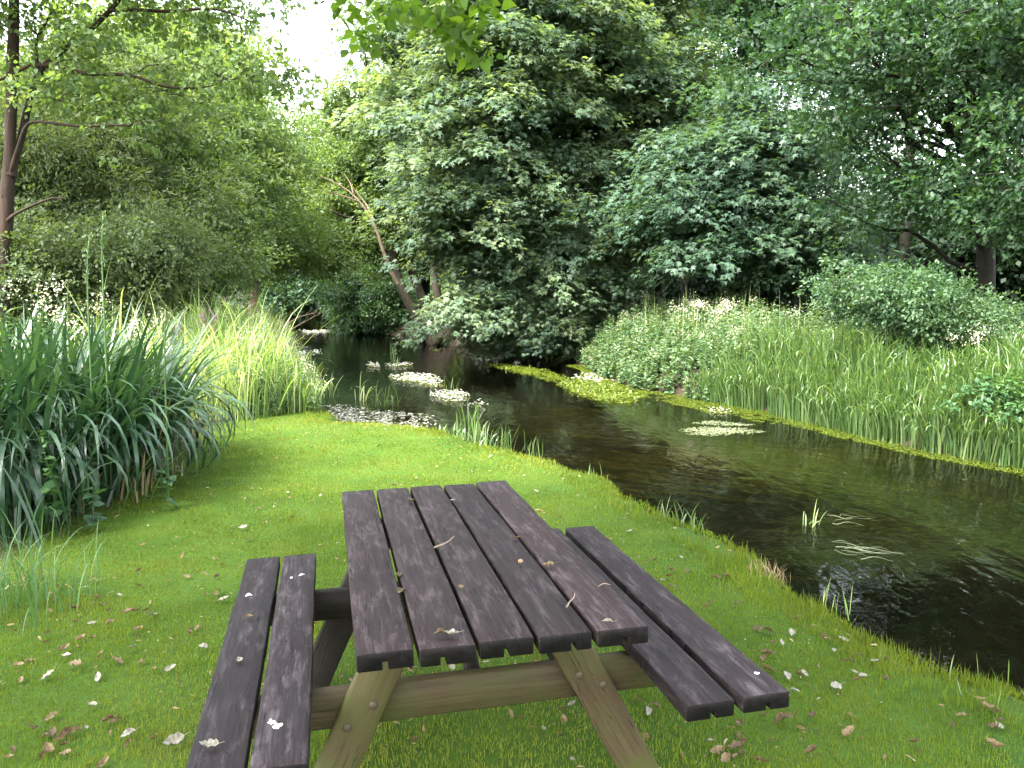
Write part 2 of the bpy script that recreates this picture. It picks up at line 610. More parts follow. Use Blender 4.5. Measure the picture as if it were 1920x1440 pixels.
gx, gy = axis(-22, 14, -5, 7, .13), axis(-8, 66, 1.5, 16, .13)
XX, YY = np.meshgrid(gx, gy)
fl = field(XX.ravel(), YY.ravel())
ZZ = height(XX.ravel(), YY.ravel(), fl)
ny, nx = XX.shape
i = (np.arange(ny - 1)[:, None] * nx + np.arange(nx - 1)[None])
Q = np.stack([i, i + 1, i + nx + 1, i + nx], -1).reshape(-1, 4)
xr, yr = XX.ravel(), YY.ravel()
lawn_edge_x = np.interp(yr, [-5, 4.5, 6.2, 8.2, 10.2, 11, 12], [-4, -2.8, -2.9, -3.1, -3.4, -3.2, -3.0])
woodf = np.where(fl[0] < fl[1], np.maximum(smooth((lawn_edge_x - xr) / .5), smooth((yr - 11) / 1)), 1.0) * (1 - smooth((np.hypot(xr + 2, yr - 22) - 40) / 8))
bedf = np.maximum(fl[2] * smooth((fl[0] - .05) / .2), 0)
me = np_mesh('ground', np.stack([xr, yr, ZZ], 1), [Q], None, True, {'wood': woodf, 'bed': bedf})
tag(link_mesh('ground', me, M['ground']), kind='structure')

wx, wy = np.linspace(-45, 26, 40), np.linspace(-14, 92, 50)
WX, WY = np.meshgrid(wx, wy)
i = (np.arange(49)[:, None] * 40 + np.arange(39)[None])
Q = np.stack([i, i + 1, i + 41, i + 40], -1).reshape(-1, 4)
me = np_mesh('stream_water', np.stack([WX.ravel(), WY.ravel(), np.full(WX.size, WL)], 1), [Q], None, True)
tag(link_mesh('stream_water', me, M['water']), kind='structure')


def zt(x, y):
    return float(height(np.array([x]), np.array([y]))[0])


# ------------------------------------------------------------------ trees
def ell(u, v, d, ru, rv, rd):
    c = D(u, v, d)
    return (c, np.array([ru * d / F, rd, rv * d / F]))


def spray_leaves(C, O, Rr, style, size, shape, lai, rng, droop=.55, tuft=7):
    area = {'maple': .55, 'oak': .38, 'oval': .40, 'lance': .17, 'dia': .34, 'heart': .55}[shape] * size ** 2
    n = np.maximum(4, (lai * np.pi * Rr ** 2 / area).astype(int))
    nt_ = np.maximum(2, (n / tuft).astype(int))          # twigs per spray, each carrying a few leaves
    ti = np.repeat(np.arange(len(C)), nt_)
    mt_ = len(ti)
    c, o, r = C[ti], O[ti], Rr[ti][:, None]
    up = np.array([0, 0, 1.0])
    st = rng.random(len(C))[ti]
    if style == 'tier':
        nrm = unit(up + .32 * O + .12 * rng.normal(size=O.shape))
        e1 = unit(O - (O * nrm).sum(1, keepdims=True) * nrm)
        e2 = np.cross(nrm, e1)
        nrm, e1, e2 = nrm[ti], e1[ti], e2[ti]
        rho = np.sqrt(rng.random(mt_))[:, None]
        th = rng.random(mt_) * 2 * np.pi
        lob = 1 + .30 * np.cos(3 * th + 6.28 * st) + .22 * np.cos(5 * th + 17 * st)
        rad = np.cos(th)[:, None] * e1 + np.sin(th)[:, None] * e2
        rr = r * rho * lob[:, None]
        P = c + rr * (np.cos(th)[:, None] * e1 * 1.35 + np.sin(th)[:, None] * e2 * .95) \
            - up * droop * r * rho ** 2.0 + nrm * rng.normal(size=(mt_, 1)) * .08 * r
        N = unit(nrm + droop * .75 * rho * rad + .10 * rng.normal(size=(mt_, 3)))
        T = rad + .6 * o - .45 * up
        nz, tz_ = .17, .55
    else:
        g = unit(rng.normal(size=(mt_, 3)))
        rho = (rng.random(mt_) ** .45)[:, None]
        lob = 1 + .45 * np.sin(g[:, 0] * 5 + 9 * st) * np.cos(g[:, 2] * 4 + 5 * st)
        P = c + r * rho * lob[:, None] * g * np.array([1.2, 1.2, .7])
        N = unit(up * .8 + .45 * g + .35 * rng.normal(size=(mt_, 3)))
        T = g + .3 * o - .35 * up
        nz, tz_ = .45, .9
    k = rng.integers(max(2, tuft - 3), tuft + 4, mt_)
    idx = np.repeat(np.arange(mt_), k)
    m = len(idx)
    tint = np.clip(.62 * st[idx] ** 1.4 + .2 * rng.random(mt_)[idx] + .4 * rng.random(m) - .06, 0, 1)
    T = T[idx] + tz_ * rng.normal(size=(m, 3))
    N = unit(N[idx] + nz * rng.normal(size=(m, 3)))
    P = P[idx] + unit(T) * size * rng.uniform(.1, .9, (m, 1)) + rng.normal(size=(m, 3)) * size * np.array([.6, .6, .35])
    S = size * rng.uniform(.5, 1.3, m)
    return leaves(P, T, N, S, shape, tint)


TREES = 0


def make_tree(name, label, base, ells, nl, mat, bark, shape='oval', size=.1, style='clump', lai=1.6, spray=(.5, .9),
              tr=.18, stems=None, seed=1, group=None, cat='tree', nsp=5, back=.55, limb_r=.3, crown='crown', extra=None,
              droop=.55, fr=(.45, 1.0), limbs_lo=.12, tmin=.55, tmax=1.28):
    rng = np.random.default_rng(seed)
    base = np.array(base, float)
    root = empty(name, tuple(base))
    tag(root, label, cat, group)
    bag = Bag()
    if stems is None:
        top = max(c[2] + .8 * r[2] for c, r in ells)
        cx = np.mean([c[:2] for c, r in ells], axis=0)
        n = 9
        t = np.linspace(0, 1, n)[:, None]
        P = base + t * (np.array([*(.35 * (cx - base[:2])), top - base[2]]))
        P[1:, :2] += np.cumsum(rng.normal(size=(n - 1, 2)) * .05 * (top - base[2]) / n, 0)
        P[0, 2] -= .25
        stems = [np.concatenate([P, tr * (1 - .85 * t)], 1)]
    dense = []
    for s in stems:
        s = resample(s, 24)
        s[0, 3] *= 1.35
        tube(bag, s[:, :3], s[:, 3], 9, .5, .05, rng)
        dense.append(s)
    SP = np.concatenate(dense)
    w = np.array([np.prod(r) ** (2 / 3) for c, r in ells])
    w /= w.sum()
    C, O, RR = [], [], []
    for k in range(nl):
        c, r = ells[rng.choice(len(ells), p=w)]
        d = unit(rng.normal(size=3))
        tc = unit(np.array([0, 0, CAMH]) - c)
        if d @ tc < -.15 and rng.random() < back:
            d = d - 2 * (d @ tc) * tc
        t = c + d * r * rng.uniform(tmin, tmax)
        hd = np.linalg.norm(SP[:, :2] - t[:2], axis=1)
        want = t[2] - .38 * hd
        cost = np.abs(SP[:, 2] - want) + .35 * hd + 5 * (SP[:, 2] < base[2] + limbs_lo * (SP[:, 2].max() - base[2]))
        s = SP[np.argmin(cost)]
        ln = np.linalg.norm(t - s[:3])
        mid = .5 * (s[:3] + t) + np.array([0, 0, .16 * ln]) + rng.normal(size=3) * .07 * ln
        cv = bez(s[:3], mid, t, 9)
        cv[1:-1] += rng.normal(size=(7, 3)) * .018 * ln
        r0 = min(s[3] * .55, limb_r * tr * (.5 + .12 * ln))
        tube(bag, cv, np.linspace(r0, .005, 9), 5)
        od = unit((t - s[:3]) * np.array([1, 1, .4]))
        for f in np.linspace(fr[0], fr[1], nsp):
            j = f * 8
            a = int(min(7, math.floor(j)))
            p = cv[a] + (j - a) * (cv[a + 1] - cv[a])
            sr = rng.uniform(*spray)
            side = rng.normal(size=3) * sr * .75 * np.array([1, 1, .45])
            q = p + side
            if np.linalg.norm(side) > .3:
                tube(bag, bez(p, .5 * (p + q) + [0, 0, .05], q, 4), np.linspace(max(.006, r0 * .25), .004, 4), 3)
            C.append(q)
            O.append(unit(od + .5 * side))
            RR.append(sr)
    if extra is not None:
        for q, o, sr in extra:
            C.append(q)
            O.append(unit(np.array(o, float)))
            RR.append(sr)
    bag.build('trunk', bark, root, True)
    V, FF, tt = spray_leaves(np.array(C), np.array(O), np.array(RR), style, size, shape, lai, rng, droop)
    link_mesh(crown, np_mesh(crown, V, [FF], tt), mat, root)
    return root


def gb(u, d):
    x = (u - 960) / F * d
    return (x, d, zt(x, d))


# --- far end of the stream
for k, (u, d, v, ru, rv, sd, nm) in enumerate([
        (415, 62, 370, 75, 180, 11, 'pale hazy tree at the far left edge of the sky gap'),
        (590, 72, 410, 120, 150, 12, 'low pale tree directly under the white sky gap'),
        (800, 66, 290, 90, 250, 13, 'tall pale tree just right of the white sky gap')]):
    make_tree('far_tree', nm, gb(u, d), [ell(u, v, d, ru, rv, 3.5), ell(u, v + 130, d, ru * 1.1, rv * .6, 3.5)], 46,
              M['far'], M['bark'], 'dia', .26, 'clump', 1.5, (1.0, 1.9), .3, None, sd, 'pale trees at the far end of the stream', nsp=5)
make_tree('overhanging_bush', 'dark drooping bush over the water at the far bend', gb(520, 50),
          [ell(530, 545, 49, 60, 55, 3), ell(580, 520, 50, 70, 60, 3)], 34, M['ivy'], M['bark_dark'], 'dia', .2, 'clump', 1.9, (.7, 1.3), .14,
          None, 21, None, 'bush', nsp=5)
make_tree('overhanging_bush', 'rounded pale green bush touching the water left of the leaning stems', gb(690, 42),
          [ell(670, 575, 40, 48, 46, 1.6), ell(715, 565, 40.5, 45, 55, 1.6)], 26, M['bush'], M['bark_dark'], 'dia', .14, 'clump', 2.0, (.5, .9), .09,
          None, 22, None, 'bush', nsp=5)

# --- left wood
left_wood = [
    ('wood_tree', 'grey green fine leaved tree behind the left trunk', 130, 15.0, [(140, 330, 130, 170, 2.0), (60, 420, 110, 120, 1.6)], 'willow', 'lance', .10, 46, 31, 'bark_red'),
    ('wood_tree', 'dense dull green tree between the left trunk and the meadow', 265, 17.5, [(270, 330, 130, 190, 2.2), (250, 470, 120, 70, 1.8)], 'alder_dark', 'oval', .085, 50, 32, 'bark_red'),
    ('wood_tree', 'bright green tree standing behind the meadow grass', 395, 21.0, [(375, 300, 85, 180, 2.4), (380, 440, 80, 65, 2.0)], 'alder', 'oval', .10, 50, 33, 'bark'),
    ('wood_tree', 'yellow green tree on the left bank beside the sky gap', 478, 27.0, [(440, 300, 55, 150, 2.4), (450, 430, 45, 65, 1.8)], 'alder', 'oval', .12, 46, 34, 'bark_pale'),
    ('wood_tree', 'shaded tree deep in the wood at the left edge', 40, 24.0, [(40, 300, 170, 200, 3.0)], 'alder_dark', 'dia', .15, 40, 35, 'bark_dark'),
    ('wood_tree', 'tall sunlit tree deep in the wood behind the dull green one', 250, 29.0, [(240, 250, 150, 200, 3.2)], 'far', 'dia', .16, 36, 36, 'bark_dark'),
    ('wood_tree', 'tall sunlit tree deep in the wood behind the bright green one', 400, 36.0, [(400, 220, 90, 210, 3.2)], 'far', 'dia', .19, 34, 37, 'bark'),
]
for nm, lb, u, d, es, mt, shp, sz, nl, sd, bk in left_wood:
    make_tree(nm, lb, gb(u, d), [ell(a, b, d, c, e, f) for a, b, c, e, f in es], nl, M[mt], M[bk], shp, sz, 'clump', .85 if d > 23 else .95,
              (.38, .8) if d < 25 else (.55, 1.0), .13 if d < 25 else .2, None, sd, 'trees of the left wood', nsp=5)
for k, (u, d, v, ru, rv, lb) in enumerate([
        (60, 12.2, 500, 150, 70, 'dark shady bush at the foot of the left trunk'),
        (220, 13.5, 490, 110, 75, 'grey green bush behind the white flowers'),
        (330, 18.5, 490, 80, 60, 'dull bush at the wood edge behind the pink flowers')]):
    make_tree('undergrowth_bush', lb, gb(u, d), [ell(u, v, d, ru, rv, 1.0)], 26, M['willow'], M['bark_dark'], 'oval', .06,
              'clump', .8, (.3, .75), .05, None, 41 + k, 'bushes under the left wood', 'bush', nsp=4)


# --- the near left tree, its stems and limbs follow the photograph
def stem(pts, d):
    return np.array([[*D(u, v, d + dd), r] for u, v, dd, r in pts])


nb = gb(4, 11)
near_stems = [
    np.concatenate([[[nb[0], nb[1], nb[2] - .2, .125]], stem([(4, 520, 0, .10), (12, 400, 0, .095), (20, 250, 0, .085), (24, 120, 0, .08), (28, -60, 0, .07), (30, -330, 0, .05), (40, -560, 0, .02)], 11)]),
    stem([(18, 330, 0, .07), (40, 260, .1, .055), (58, 170, .2, .05), (75, 125, .2, .045), (120, 92, .2, .042), (175, 55, .2, .036), (205, 20, .1, .032), (260, -40, 0, .025), (330, -120, 0, .012)], 11),
    stem([(70, 125, .2, .035), (105, 118, .1, .030), (150, 138, 0, .028), (200, 140, -.1, .026), (250, 138, -.1, .022), (290, 160, -.1, .020), (330, 166, 0, .018), (400, 165, .1, .012), (420, 145, .1, .009), (465, 132, .2, .005)], 11),
    stem([(205, 20, .1, .028), (250, 18, 0, .026), (320, 22, 0, .022), (390, 15, -.1, .020), (420, 20, -.1, .016), (475, 42, -.2, .008)], 11),
    stem([(18, 330, 0, .045), (50, 225, -.2, .022), (110, 232, -.3, .020), (150, 238, -.3, .018), (210, 234, -.3, .016), (255, 236, -.3, .013), (310, 222, -.3, .006)], 11),
    stem([(8, 420, 0, .04), (25, 403, -.1, .024), (60, 385, -.2, .020), (100, 370, -.3, .014), (125, 372, -.3, .006)], 11),
    stem([(70, 125, .2, .030), (66, 80, .3, .022), (85, 40, .3, .020), (110, 5, .3, .016), (150, -60, .3, .008)], 11),
    stem([(20, 140, 0, .03), (60, 120, -.2, .020), (0, 150, -.4, .018), (-60, 170, -.6, .010)], 11),
]
for q_ in near_stems:
    q_[:, 3] *= .85
make_tree('leaning_tree', 'slender tree at the left edge with reddish trunk and long low limbs', nb,
          [ell(270, 50, 11.3, 250, 130, 1.2), ell(130, -60, 11.3, 240, 160, 1.5), ell(385, 90, 11.2, 85, 100, .9), ell(30, -250, 11.3, 300, 260, 2.0),
           ell(190, 190, 11.6, 230, 90, .8)], 66, M['alder_dark'], M['bark_red'], 'heart', .066, 'clump', .46, (.24, .52), .10, near_stems, 51, None,
          nsp=5, limb_r=.13, back=.2, limbs_lo=.0)

# --- right bank: leaning alder with dead branch
ab = gb(838, 31.5)


def st2(pts, d=31.5):
    return np.array([[*D(u, v, d + dd), r] for u, v, dd, r in pts])


alder_stems = [
    st2([(815, 640, 0, .24), (785, 600, -.2, .20), (765, 570, -.3, .18), (745, 520, -.3, .16), (730, 470, 0, .15), (722, 400, .3, .14), (700, 300, .5, .11), (690, 200, .6, .07), (685, 100, .6, .03)]),
    st2([(835, 642, .3, .24), (810, 600, .4, .2), (790, 560, .6, .18), (760, 470, 1, .16), (745, 350, 1.3, .13), (740, 200, 1.4, .09), (735, 60, 1.4, .04)]),
    st2([(848, 645, .2, .2), (830, 590, 0, .17), (815, 540, 0, .15), (812, 450, .4, .12), (800, 330, .8, .08), (790, 220, .8, .04)]),
    st2([(722, 440, .2, .10), (690, 415, -.4, .075), (650, 408, -1.0, .055), (620, 395, -1.5, .03)]),
    st2([(735, 490, 0, .08), (700, 440, -.5, .06), (670, 460, -1, .045), (640, 470, -1.5, .03), (600, 500, -2, .012)]),
]
alder = make_tree('leaning_alder', 'many stemmed tree leaning left over the water with a bare dead branch', ab,
                  [ell(655, 305, 33.5, 72, 80, 1.8), ell(610, 420, 32.5, 60, 50, 1.3), ell(735, 265, 33.5, 50, 65, 1.8), ell(575, 480, 30.2, 55, 40, 1.2), ell(790, 400, 34, 60, 90, 1.5)],
                  58, M['alder'], M['bark'], 'oval', .125, 'clump', 1.5, (.45, .95), .2, alder_stems, 52, None, nsp=5, back=.3)
db = Bag()
for pts in ([(745, 532, -.6, .085), (728, 500, -.8, .075), (712, 450, -1.0, .06), (702, 415, -1.1, .05), (680, 385, -1.2, .04), (655, 355, -1.3, .03), (625, 340, -1.4, .018), (600, 330, -1.5, .007)],
            [(672, 378, -1.2, .03), (650, 370, -1.5, .025), (625, 362, -1.7, .018), (608, 358, -1.8, .006)],
            [(662, 362, -1.3, .025), (658, 345, -1.2, .018), (645, 325, -1.1, .006)],
            [(700, 410, -1.1, .03), (685, 380, -.9, .02), (660, 350, -.8, .006)]):
    s = resample(st2(pts, 30.3), 14)
    tube(db, s[:, :3], s[:, 3], 6)
db.build('dead_branch', M['bark_pale'], alder, True)

# --- sycamores
syc = [
    ('tall sycamore whose lowest boughs hang down to the water', 950, 29.0,
     [(900, 250, 180, 130, 3.2), (960, 90, 170, 150, 3.2), (850, 370, 95, 80, 2.4), (1000, 380, 130, 100, 2.6), (930, -120, 170, 160, 3.0), (1010, 540, 120, 50, 2.2)],
     'sycamore', 190, 61, 25.5, .155),
    ('broad sycamore right of the one hanging over the water', 1170, 30.0,
     [(1180, 220, 150, 150, 3.2), (1230, 330, 130, 90, 2.8), (1270, 250, 80, 110, 2.2), (1150, 440, 130, 60, 2.4), (1120, 60, 150, 120, 3.0), (1050, -60, 130, 110, 2.8), (1180, -150, 150, 150, 3.0)],
     'sycamore', 190, 62, 27.5, .16),
    ('shaded sycamore with dark layered boughs behind the reed bank', 1430, 25.0,
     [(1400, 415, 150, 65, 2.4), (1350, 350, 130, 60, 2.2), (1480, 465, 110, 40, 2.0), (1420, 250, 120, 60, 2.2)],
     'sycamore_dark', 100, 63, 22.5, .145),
    ('yellow topped tree standing behind the sycamores', 1300, 36.0,
     [(1300, 60, 120, 140, 3.0), (1250, 200, 100, 90, 3.0), (1320, -160, 130, 160, 3.0)], 'far', 50, 64, 36, .22),
    ('slim sycamore between the leaning stems and the broad boughs', 800, 34.0,
     [(780, 230, 90, 150, 2.6), (770, 60, 90, 130, 2.6), (800, 330, 70, 80, 2.2)], 'sycamore', 60, 65, 33.5, .19),
]
for lb, u, d, es, mt, nl, sd, dc, sz in syc:
    make_tree('sycamore_tree', lb, gb(u, d), [ell(a, b, dc, c, e, f) for a, b, c, e, f in es], nl, M[mt],
              M['bark_dark'], 'maple', sz, 'tier', 1.6, (.5, 1.05), .26, None, sd, 'sycamores on the far bank', nsp=3, back=.75, droop=.6, fr=(.72, 1.0), tmin=.62, tmax=1.18)
low = [ell(960, 560, 24.8, 75, 40, 1.3), ell(1060, 540, 25.2, 90, 42, 1.4), ell(900, 600, 25.2, 45, 40, 1.0), ell(1010, 610, 25.4, 70, 30, 1.0)]
b0 = gb(1040, 27.8)
make_tree('sycamore_tree', 'small spreading sycamore with low boughs dipping into the stream', b0, low, 34, M['sycamore'], M['bark_dark'], 'maple', .13,
          'tier', 1.9, (.45, .9), .12, None, 66, 'sycamores on the far bank', nsp=5, back=.5, droop=.6)

# --- oaks at the right
make_tree('oak_tree', 'big oak on the right bank with a dark trunk behind the bush', gb(1850, 16.0),
          [ell(1640, 180, 14.5, 190, 130, 2.0), ell(1800, 60, 14.5, 220, 170, 2.2), ell(1560, 60, 15.0, 150, 110, 2.0), ell(1700, 330, 15.0, 150, 55, 1.4), ell(1860, 290, 14.0, 120, 80, 1.4),
           ell(1750, -200, 15, 330, 190, 3.2)],
          58, M['oak'], M['bark_dark'], 'oak', .105, 'clump', .56, (.35, .75), .2, None, 71, 'oaks on the right bank', nsp=5, back=.35)
make_tree('oak_tree', 'oak at the right edge whose twigs reach in at the top corner', gb(2150, 13.0),
          [ell(2030, 150, 12.0, 200, 160, 1.8), ell(2150, -100, 12, 300, 220, 2.6), ell(1960, 330, 12.5, 130, 70, 1.3)],
          44, M['oak'], M['bark_dark'], 'oak', .10, 'clump', .6, (.35, .7), .2, None, 72, 'oaks on the right bank', nsp=5, back=.2)
back = [
    (1500, 30, [(1470, 40, 110, 90, 3.0)], 'oak', 'shaded tree in the dark wood behind the big oak'),
    (1950, 30, [(1970, 100, 110, 100, 3.0)], 'oak', 'tree in the dark wood at the right edge'),
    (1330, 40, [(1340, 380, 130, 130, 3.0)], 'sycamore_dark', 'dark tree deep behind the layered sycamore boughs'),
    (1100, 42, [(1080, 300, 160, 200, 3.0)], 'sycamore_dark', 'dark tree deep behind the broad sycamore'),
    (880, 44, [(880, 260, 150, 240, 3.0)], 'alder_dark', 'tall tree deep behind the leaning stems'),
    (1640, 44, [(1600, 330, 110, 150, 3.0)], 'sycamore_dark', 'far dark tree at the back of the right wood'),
]
for k, (u, d, es, mt, lb) in enumerate(back):
    make_tree('wood_tree', lb, gb(u, d), [ell(a, b, d, c, e, f) for a, b, c, e, f in es], 26, M[mt], M['bark_dark'], 'dia', .17, 'clump', .7,
              (.7, 1.3), .24, None, 81 + k, 'trees of the right wood', nsp=5, back=.3)
for k, (u, d, v, ru, rv, lb) in enumerate([
        (1180, 37, 430, 110, 120, 'dark thin leaved tree low behind the broad sycamore'),
        (1480, 33, 450, 140, 80, 'dark thin leaved tree low behind the layered sycamore boughs'),
        (1640, 29, 445, 110, 75, 'dark thin leaved tree with sky showing through behind the elder bush'),
        (1790, 26, 450, 110, 70, 'dark thin leaved tree with sky showing through behind the big oak'),
        (1930, 24, 400, 110, 130, 'dark thin leaved tree low at the right edge')]):
    make_tree('wood_tree', lb, gb(u, d), [ell(u, v, d, ru, rv, 2.6)], 20, M['oak'], M['bark_dark'], 'oval', .12, 'clump', .42,
              (.5, 1.0), .15, None, 181 + k, 'trees of the right wood', nsp=5, back=.2)
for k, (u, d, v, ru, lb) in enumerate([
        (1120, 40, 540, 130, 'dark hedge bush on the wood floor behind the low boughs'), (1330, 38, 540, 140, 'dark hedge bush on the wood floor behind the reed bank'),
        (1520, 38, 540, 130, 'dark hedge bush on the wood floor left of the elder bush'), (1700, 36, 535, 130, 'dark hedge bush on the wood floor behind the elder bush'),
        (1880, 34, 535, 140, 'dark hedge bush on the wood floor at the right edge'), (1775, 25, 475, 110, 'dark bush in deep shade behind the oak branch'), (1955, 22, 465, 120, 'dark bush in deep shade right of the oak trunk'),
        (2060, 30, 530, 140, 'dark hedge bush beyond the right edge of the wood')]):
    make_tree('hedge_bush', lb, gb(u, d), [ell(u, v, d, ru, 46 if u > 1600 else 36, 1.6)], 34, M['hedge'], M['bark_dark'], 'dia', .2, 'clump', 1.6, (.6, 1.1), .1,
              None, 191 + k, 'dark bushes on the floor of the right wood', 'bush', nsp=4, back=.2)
# thin bare stems in the dark wood
rng = np.random.default_rng(5)
for u, d, lb in [(1235, 27, 'slim dark trunk left of the layered sycamore boughs'), (1290, 33, 'very thin dark trunk behind the reed bank'),
                 (1525, 24, 'dark trunk just left of the elder bush'), (1690, 22, 'dark trunk rising behind the elder bush'),
                 (1780, 26, 'thin dark trunk between elder bush and oak')]:
    b = np.array(gb(u, d))
    root = tag(empty('slim_tree', tuple(b)), lb, 'tree', 'bare trunks in the right wood')
    bg = Bag()
    P = b + np.linspace(0, 1, 8)[:, None] * np.array([rng.normal() * .5, rng.normal() * .4, 12.0])
    P[0, 2] -= .3
    P[1:-1, :2] += rng.normal(size=(6, 2)) * .08
    tube(bg, resample(P, 20), np.linspace(.16, .05, 20), 8, .5, .05, rng)
    bg.build('trunk', M['bark_dark'], root, True)
    bg = Bag()
    C = []
    for z in rng.uniform(3, 11, 9):
        p = P[0] + (P[-1] - P[0]) * z / 12
        q = p + np.array([rng.normal(), rng.normal(), .5]) * .9
        tube(bg, bez(p, .5 * (p + q) + [0, 0, .2], q, 6), np.linspace(.035, .006, 6), 4)
        C.append(q)
    bg.build('branch', M['bark_dark'], root, True)
    C = np.array(C)
    V, FF, tt = spray_leaves(C, unit(rng.normal(size=C.shape)), rng.uniform(.4, .8, len(C)), 'clump', .13, 'dia', 1.2, rng)
    link_mesh('crown', np_mesh('crown', V, [FF], tt), M['sycamore_dark'], root)

# --- elder bush and leafy plant on the right bank
make_tree('elder_bush', 'spreading light green bush on the right bank above the reeds', gb(1730, 13.4),
          [ell(1610, 560, 13.2, 60, 40, .7), ell(1690, 535, 13.2, 70, 40, .9), ell(1790, 585, 12.8, 80, 35, .8), ell(1850, 620, 12.4, 50, 30, .5)],
          40, M['bush'], M['bark'], 'oval', .06, 'clump', .85, (.16, .40), .06, None, 91, None, 'bush', nsp=5, back=.3, droop=.5)
make_tree('leafy_shrub', 'dark leafy shrub at the right edge among the reeds', gb(1905, 10.2),
          [ell(1905, 765, 9.9, 40, 42, .4)], 14, M['nettle'], M['bark'], 'heart', .06, 'tier', 1.2, (.16, .3), .03,
          None, 92, None, 'shrub', nsp=4, back=.3)

# --- tree behind the viewer whose branch hangs into the top of the picture
ob = (-2.9, -2.6, zt(-2.9, -2.6))
o_st = [np.array([[ob[0], ob[1], -.3, .22], [-2.8, -2.5, 2.0, .18], [-2.6, -2.2, 4.0, .15], [-2.3, -1.6, 6.0, .11], [-2.0, -1.0, 8.5, .05]]),
        np.array([[-2.6, -2.2, 4.0, .12], [-1.9, -.6, 4.9, .09], [-1.2, 1.2, 5.2, .07], [-.75, 2.8, 4.9, .05], [-.55, 3.9, 4.2, .03], [-.45, 4.3, 3.6, .015]]),
        np.array([[-1.9, -.6, 4.9, .08], [-.4, .6, 5.8, .06], [1.0, 2.2, 6.3, .04], [1.9, 3.6, 6.4, .02]])]
ex = []
rng = np.random.default_rng(15)
for u, v, d, r in [(860, 25, 4.1, .13), (885, 62, 4.1, .09), (850, 55, 4.15, .08), (800, 5, 4.2, .12), (740, 5, 4.3, .10), (900, 5, 4.2, .10),
                   (690, 75, 4.4, .05), (668, 85, 4.5, .03), (720, 20, 4.4, .07), (655, 5, 4.5, .07), (790, 28, 4.25, .05), (875, 40, 4.0, .08), (850, 80, 4.05, .05), (895, 85, 4.1, .06), (915, 95, 4.1, .03), (835, 30, 4.1, .10), (815, 15, 4.1, .10), (700, 15, 4.4, .09), (680, 60, 4.5, .05), (770, 15, 4.2, .09), (835, -30, 4.2, .2), (720, -40, 4.3, .2), (925, -25, 4.2, .12)]:
    ex.append((D(u, v, d), (0, .3, -1), r * .62))
make_tree('overhanging_tree', 'backlit green leaves of a branch hanging in at the top centre', ob,
          [(np.array([-1.2, 1.6, 7.0]), np.array([2.8, 2.4, 1.2])), (np.array([-.2, 3.2, 6.2]), np.array([2.2, 1.5, .8])), (np.array([-3.6, 1.6, 6.5]), np.array([2.4, 1.7, 1.2])), (np.array([1.6, 1.0, 6.8]), np.array([2.0, 2.2, 1.0])), (np.array([-5.0, .6, 7.4]), np.array([2.3, 2.2, 1.3])), (np.array([-2.6, -2.2, 7.2]), np.array([3, 3, 2.0]))],
          160, M['lime'], M['bark'], 'heart', .060, 'clump', .95, (.35, .75), .2, o_st, 95, None, nsp=5, extra=ex, back=0, limb_r=.2)

# ------------------------------------------------------------------ vegetation of the banks
rng = np.random.default_rng(101)


def pts_in(poly, n, rng):
    P = np.array(poly, float)
    lo, hi = P.min(0), P.max(0)
    out = np.zeros((0, 2))
    while len(out) < n:
        q = rng.uniform(lo, hi, (n * 2, 2))
        out = np.concatenate([out, q[inside(q[:, 0], q[:, 1], P)]])
    return out[:n]


def on_ground(q, dz=-.02):
    return np.concatenate([q, (height(q[:, 0], q[:, 1]) + dz)[:, None]], 1)


def herb_stuff(P, Ht, rng, nper=26, size=.07, shape='lance'):
    """leafy stems: V,F,t of leaves and stems"""
    n = len(P)
    idx = np.repeat(np.arange(n), nper)
    m = len(idx)
    f = rng.uniform(.15, 1.0, m)
    lean = rng.normal(size=(n, 2)) * .10
    top = np.concatenate([lean * Ht[:, None], Ht[:, None]], 1)
    p = P[idx] + top[idx] * f[:, None]
    a = rng.random(m) * 2 * np.pi
    T = np.stack([np.cos(a), np.sin(a), rng.normal(size=m) * .35 + .05], 1)
    N = np.array([0, 0, 1.0]) + .35 * rng.normal(size=(m, 3))
    S = size * rng.uniform(.6, 1.25, m) * (1.25 - .6 * f)
    tint = np.clip(.5 * rng.random(n)[idx] + .3 * rng.random(m) + .25 * f * f, 0, 1)
    a1 = leaves(p, T, N, S, shape, tint)
    ph = rng.random(n) * 6.28
    a2 = blades(P, np.arctan2(lean[:, 1], lean[:, 0]), Ht * 1.02, np.full(n, .009), np.linalg.norm(lean, axis=1), np.zeros(n), 2, rng.random(n) * .5, ph)
    return a1, a2, P + top


# reed bed on the right bank (nobody could count it)
def band(y0, y1, d0, d1, n, rng):
    out = []
    tot = 0
    while tot < n:
        q = np.stack([rng.uniform(-2, 13, 6 * n), rng.uniform(y0, y1, 6 * n)], 1)
        dl, dr, ins = field(q[:, 0], q[:, 1])
        ok = (~ins) & (dr > d0) & (dr < d1) & (dr < dl)
        out.append(q[ok])
        tot += ok.sum()
    return np.concatenate(out)[:n]


bag = Bag()
q = np.concatenate([band(4.5, 15.6, -.05, 3.0, 8000, rng), band(4.5, 15.6, -.15, .4, 3000, rng)])
q = q[vnoise(q[:, 0] * 1.3, q[:, 1] * 1.3, 9) > .18]
n = len(q)
dr = dist_line(q[:, 0], q[:, 1], RB)
P = on_ground(q)
P[:, 2] = np.maximum(P[:, 2], WL - .05)
L = rng.uniform(.75, 1.2, n) * (.72 + .38 * smooth(dr / 1.0)) * (.68 + .60 * vnoise(q[:, 0] * 1.0, q[:, 1] * 1.0, 4))
b = rng.gamma(2.0, .42, n)
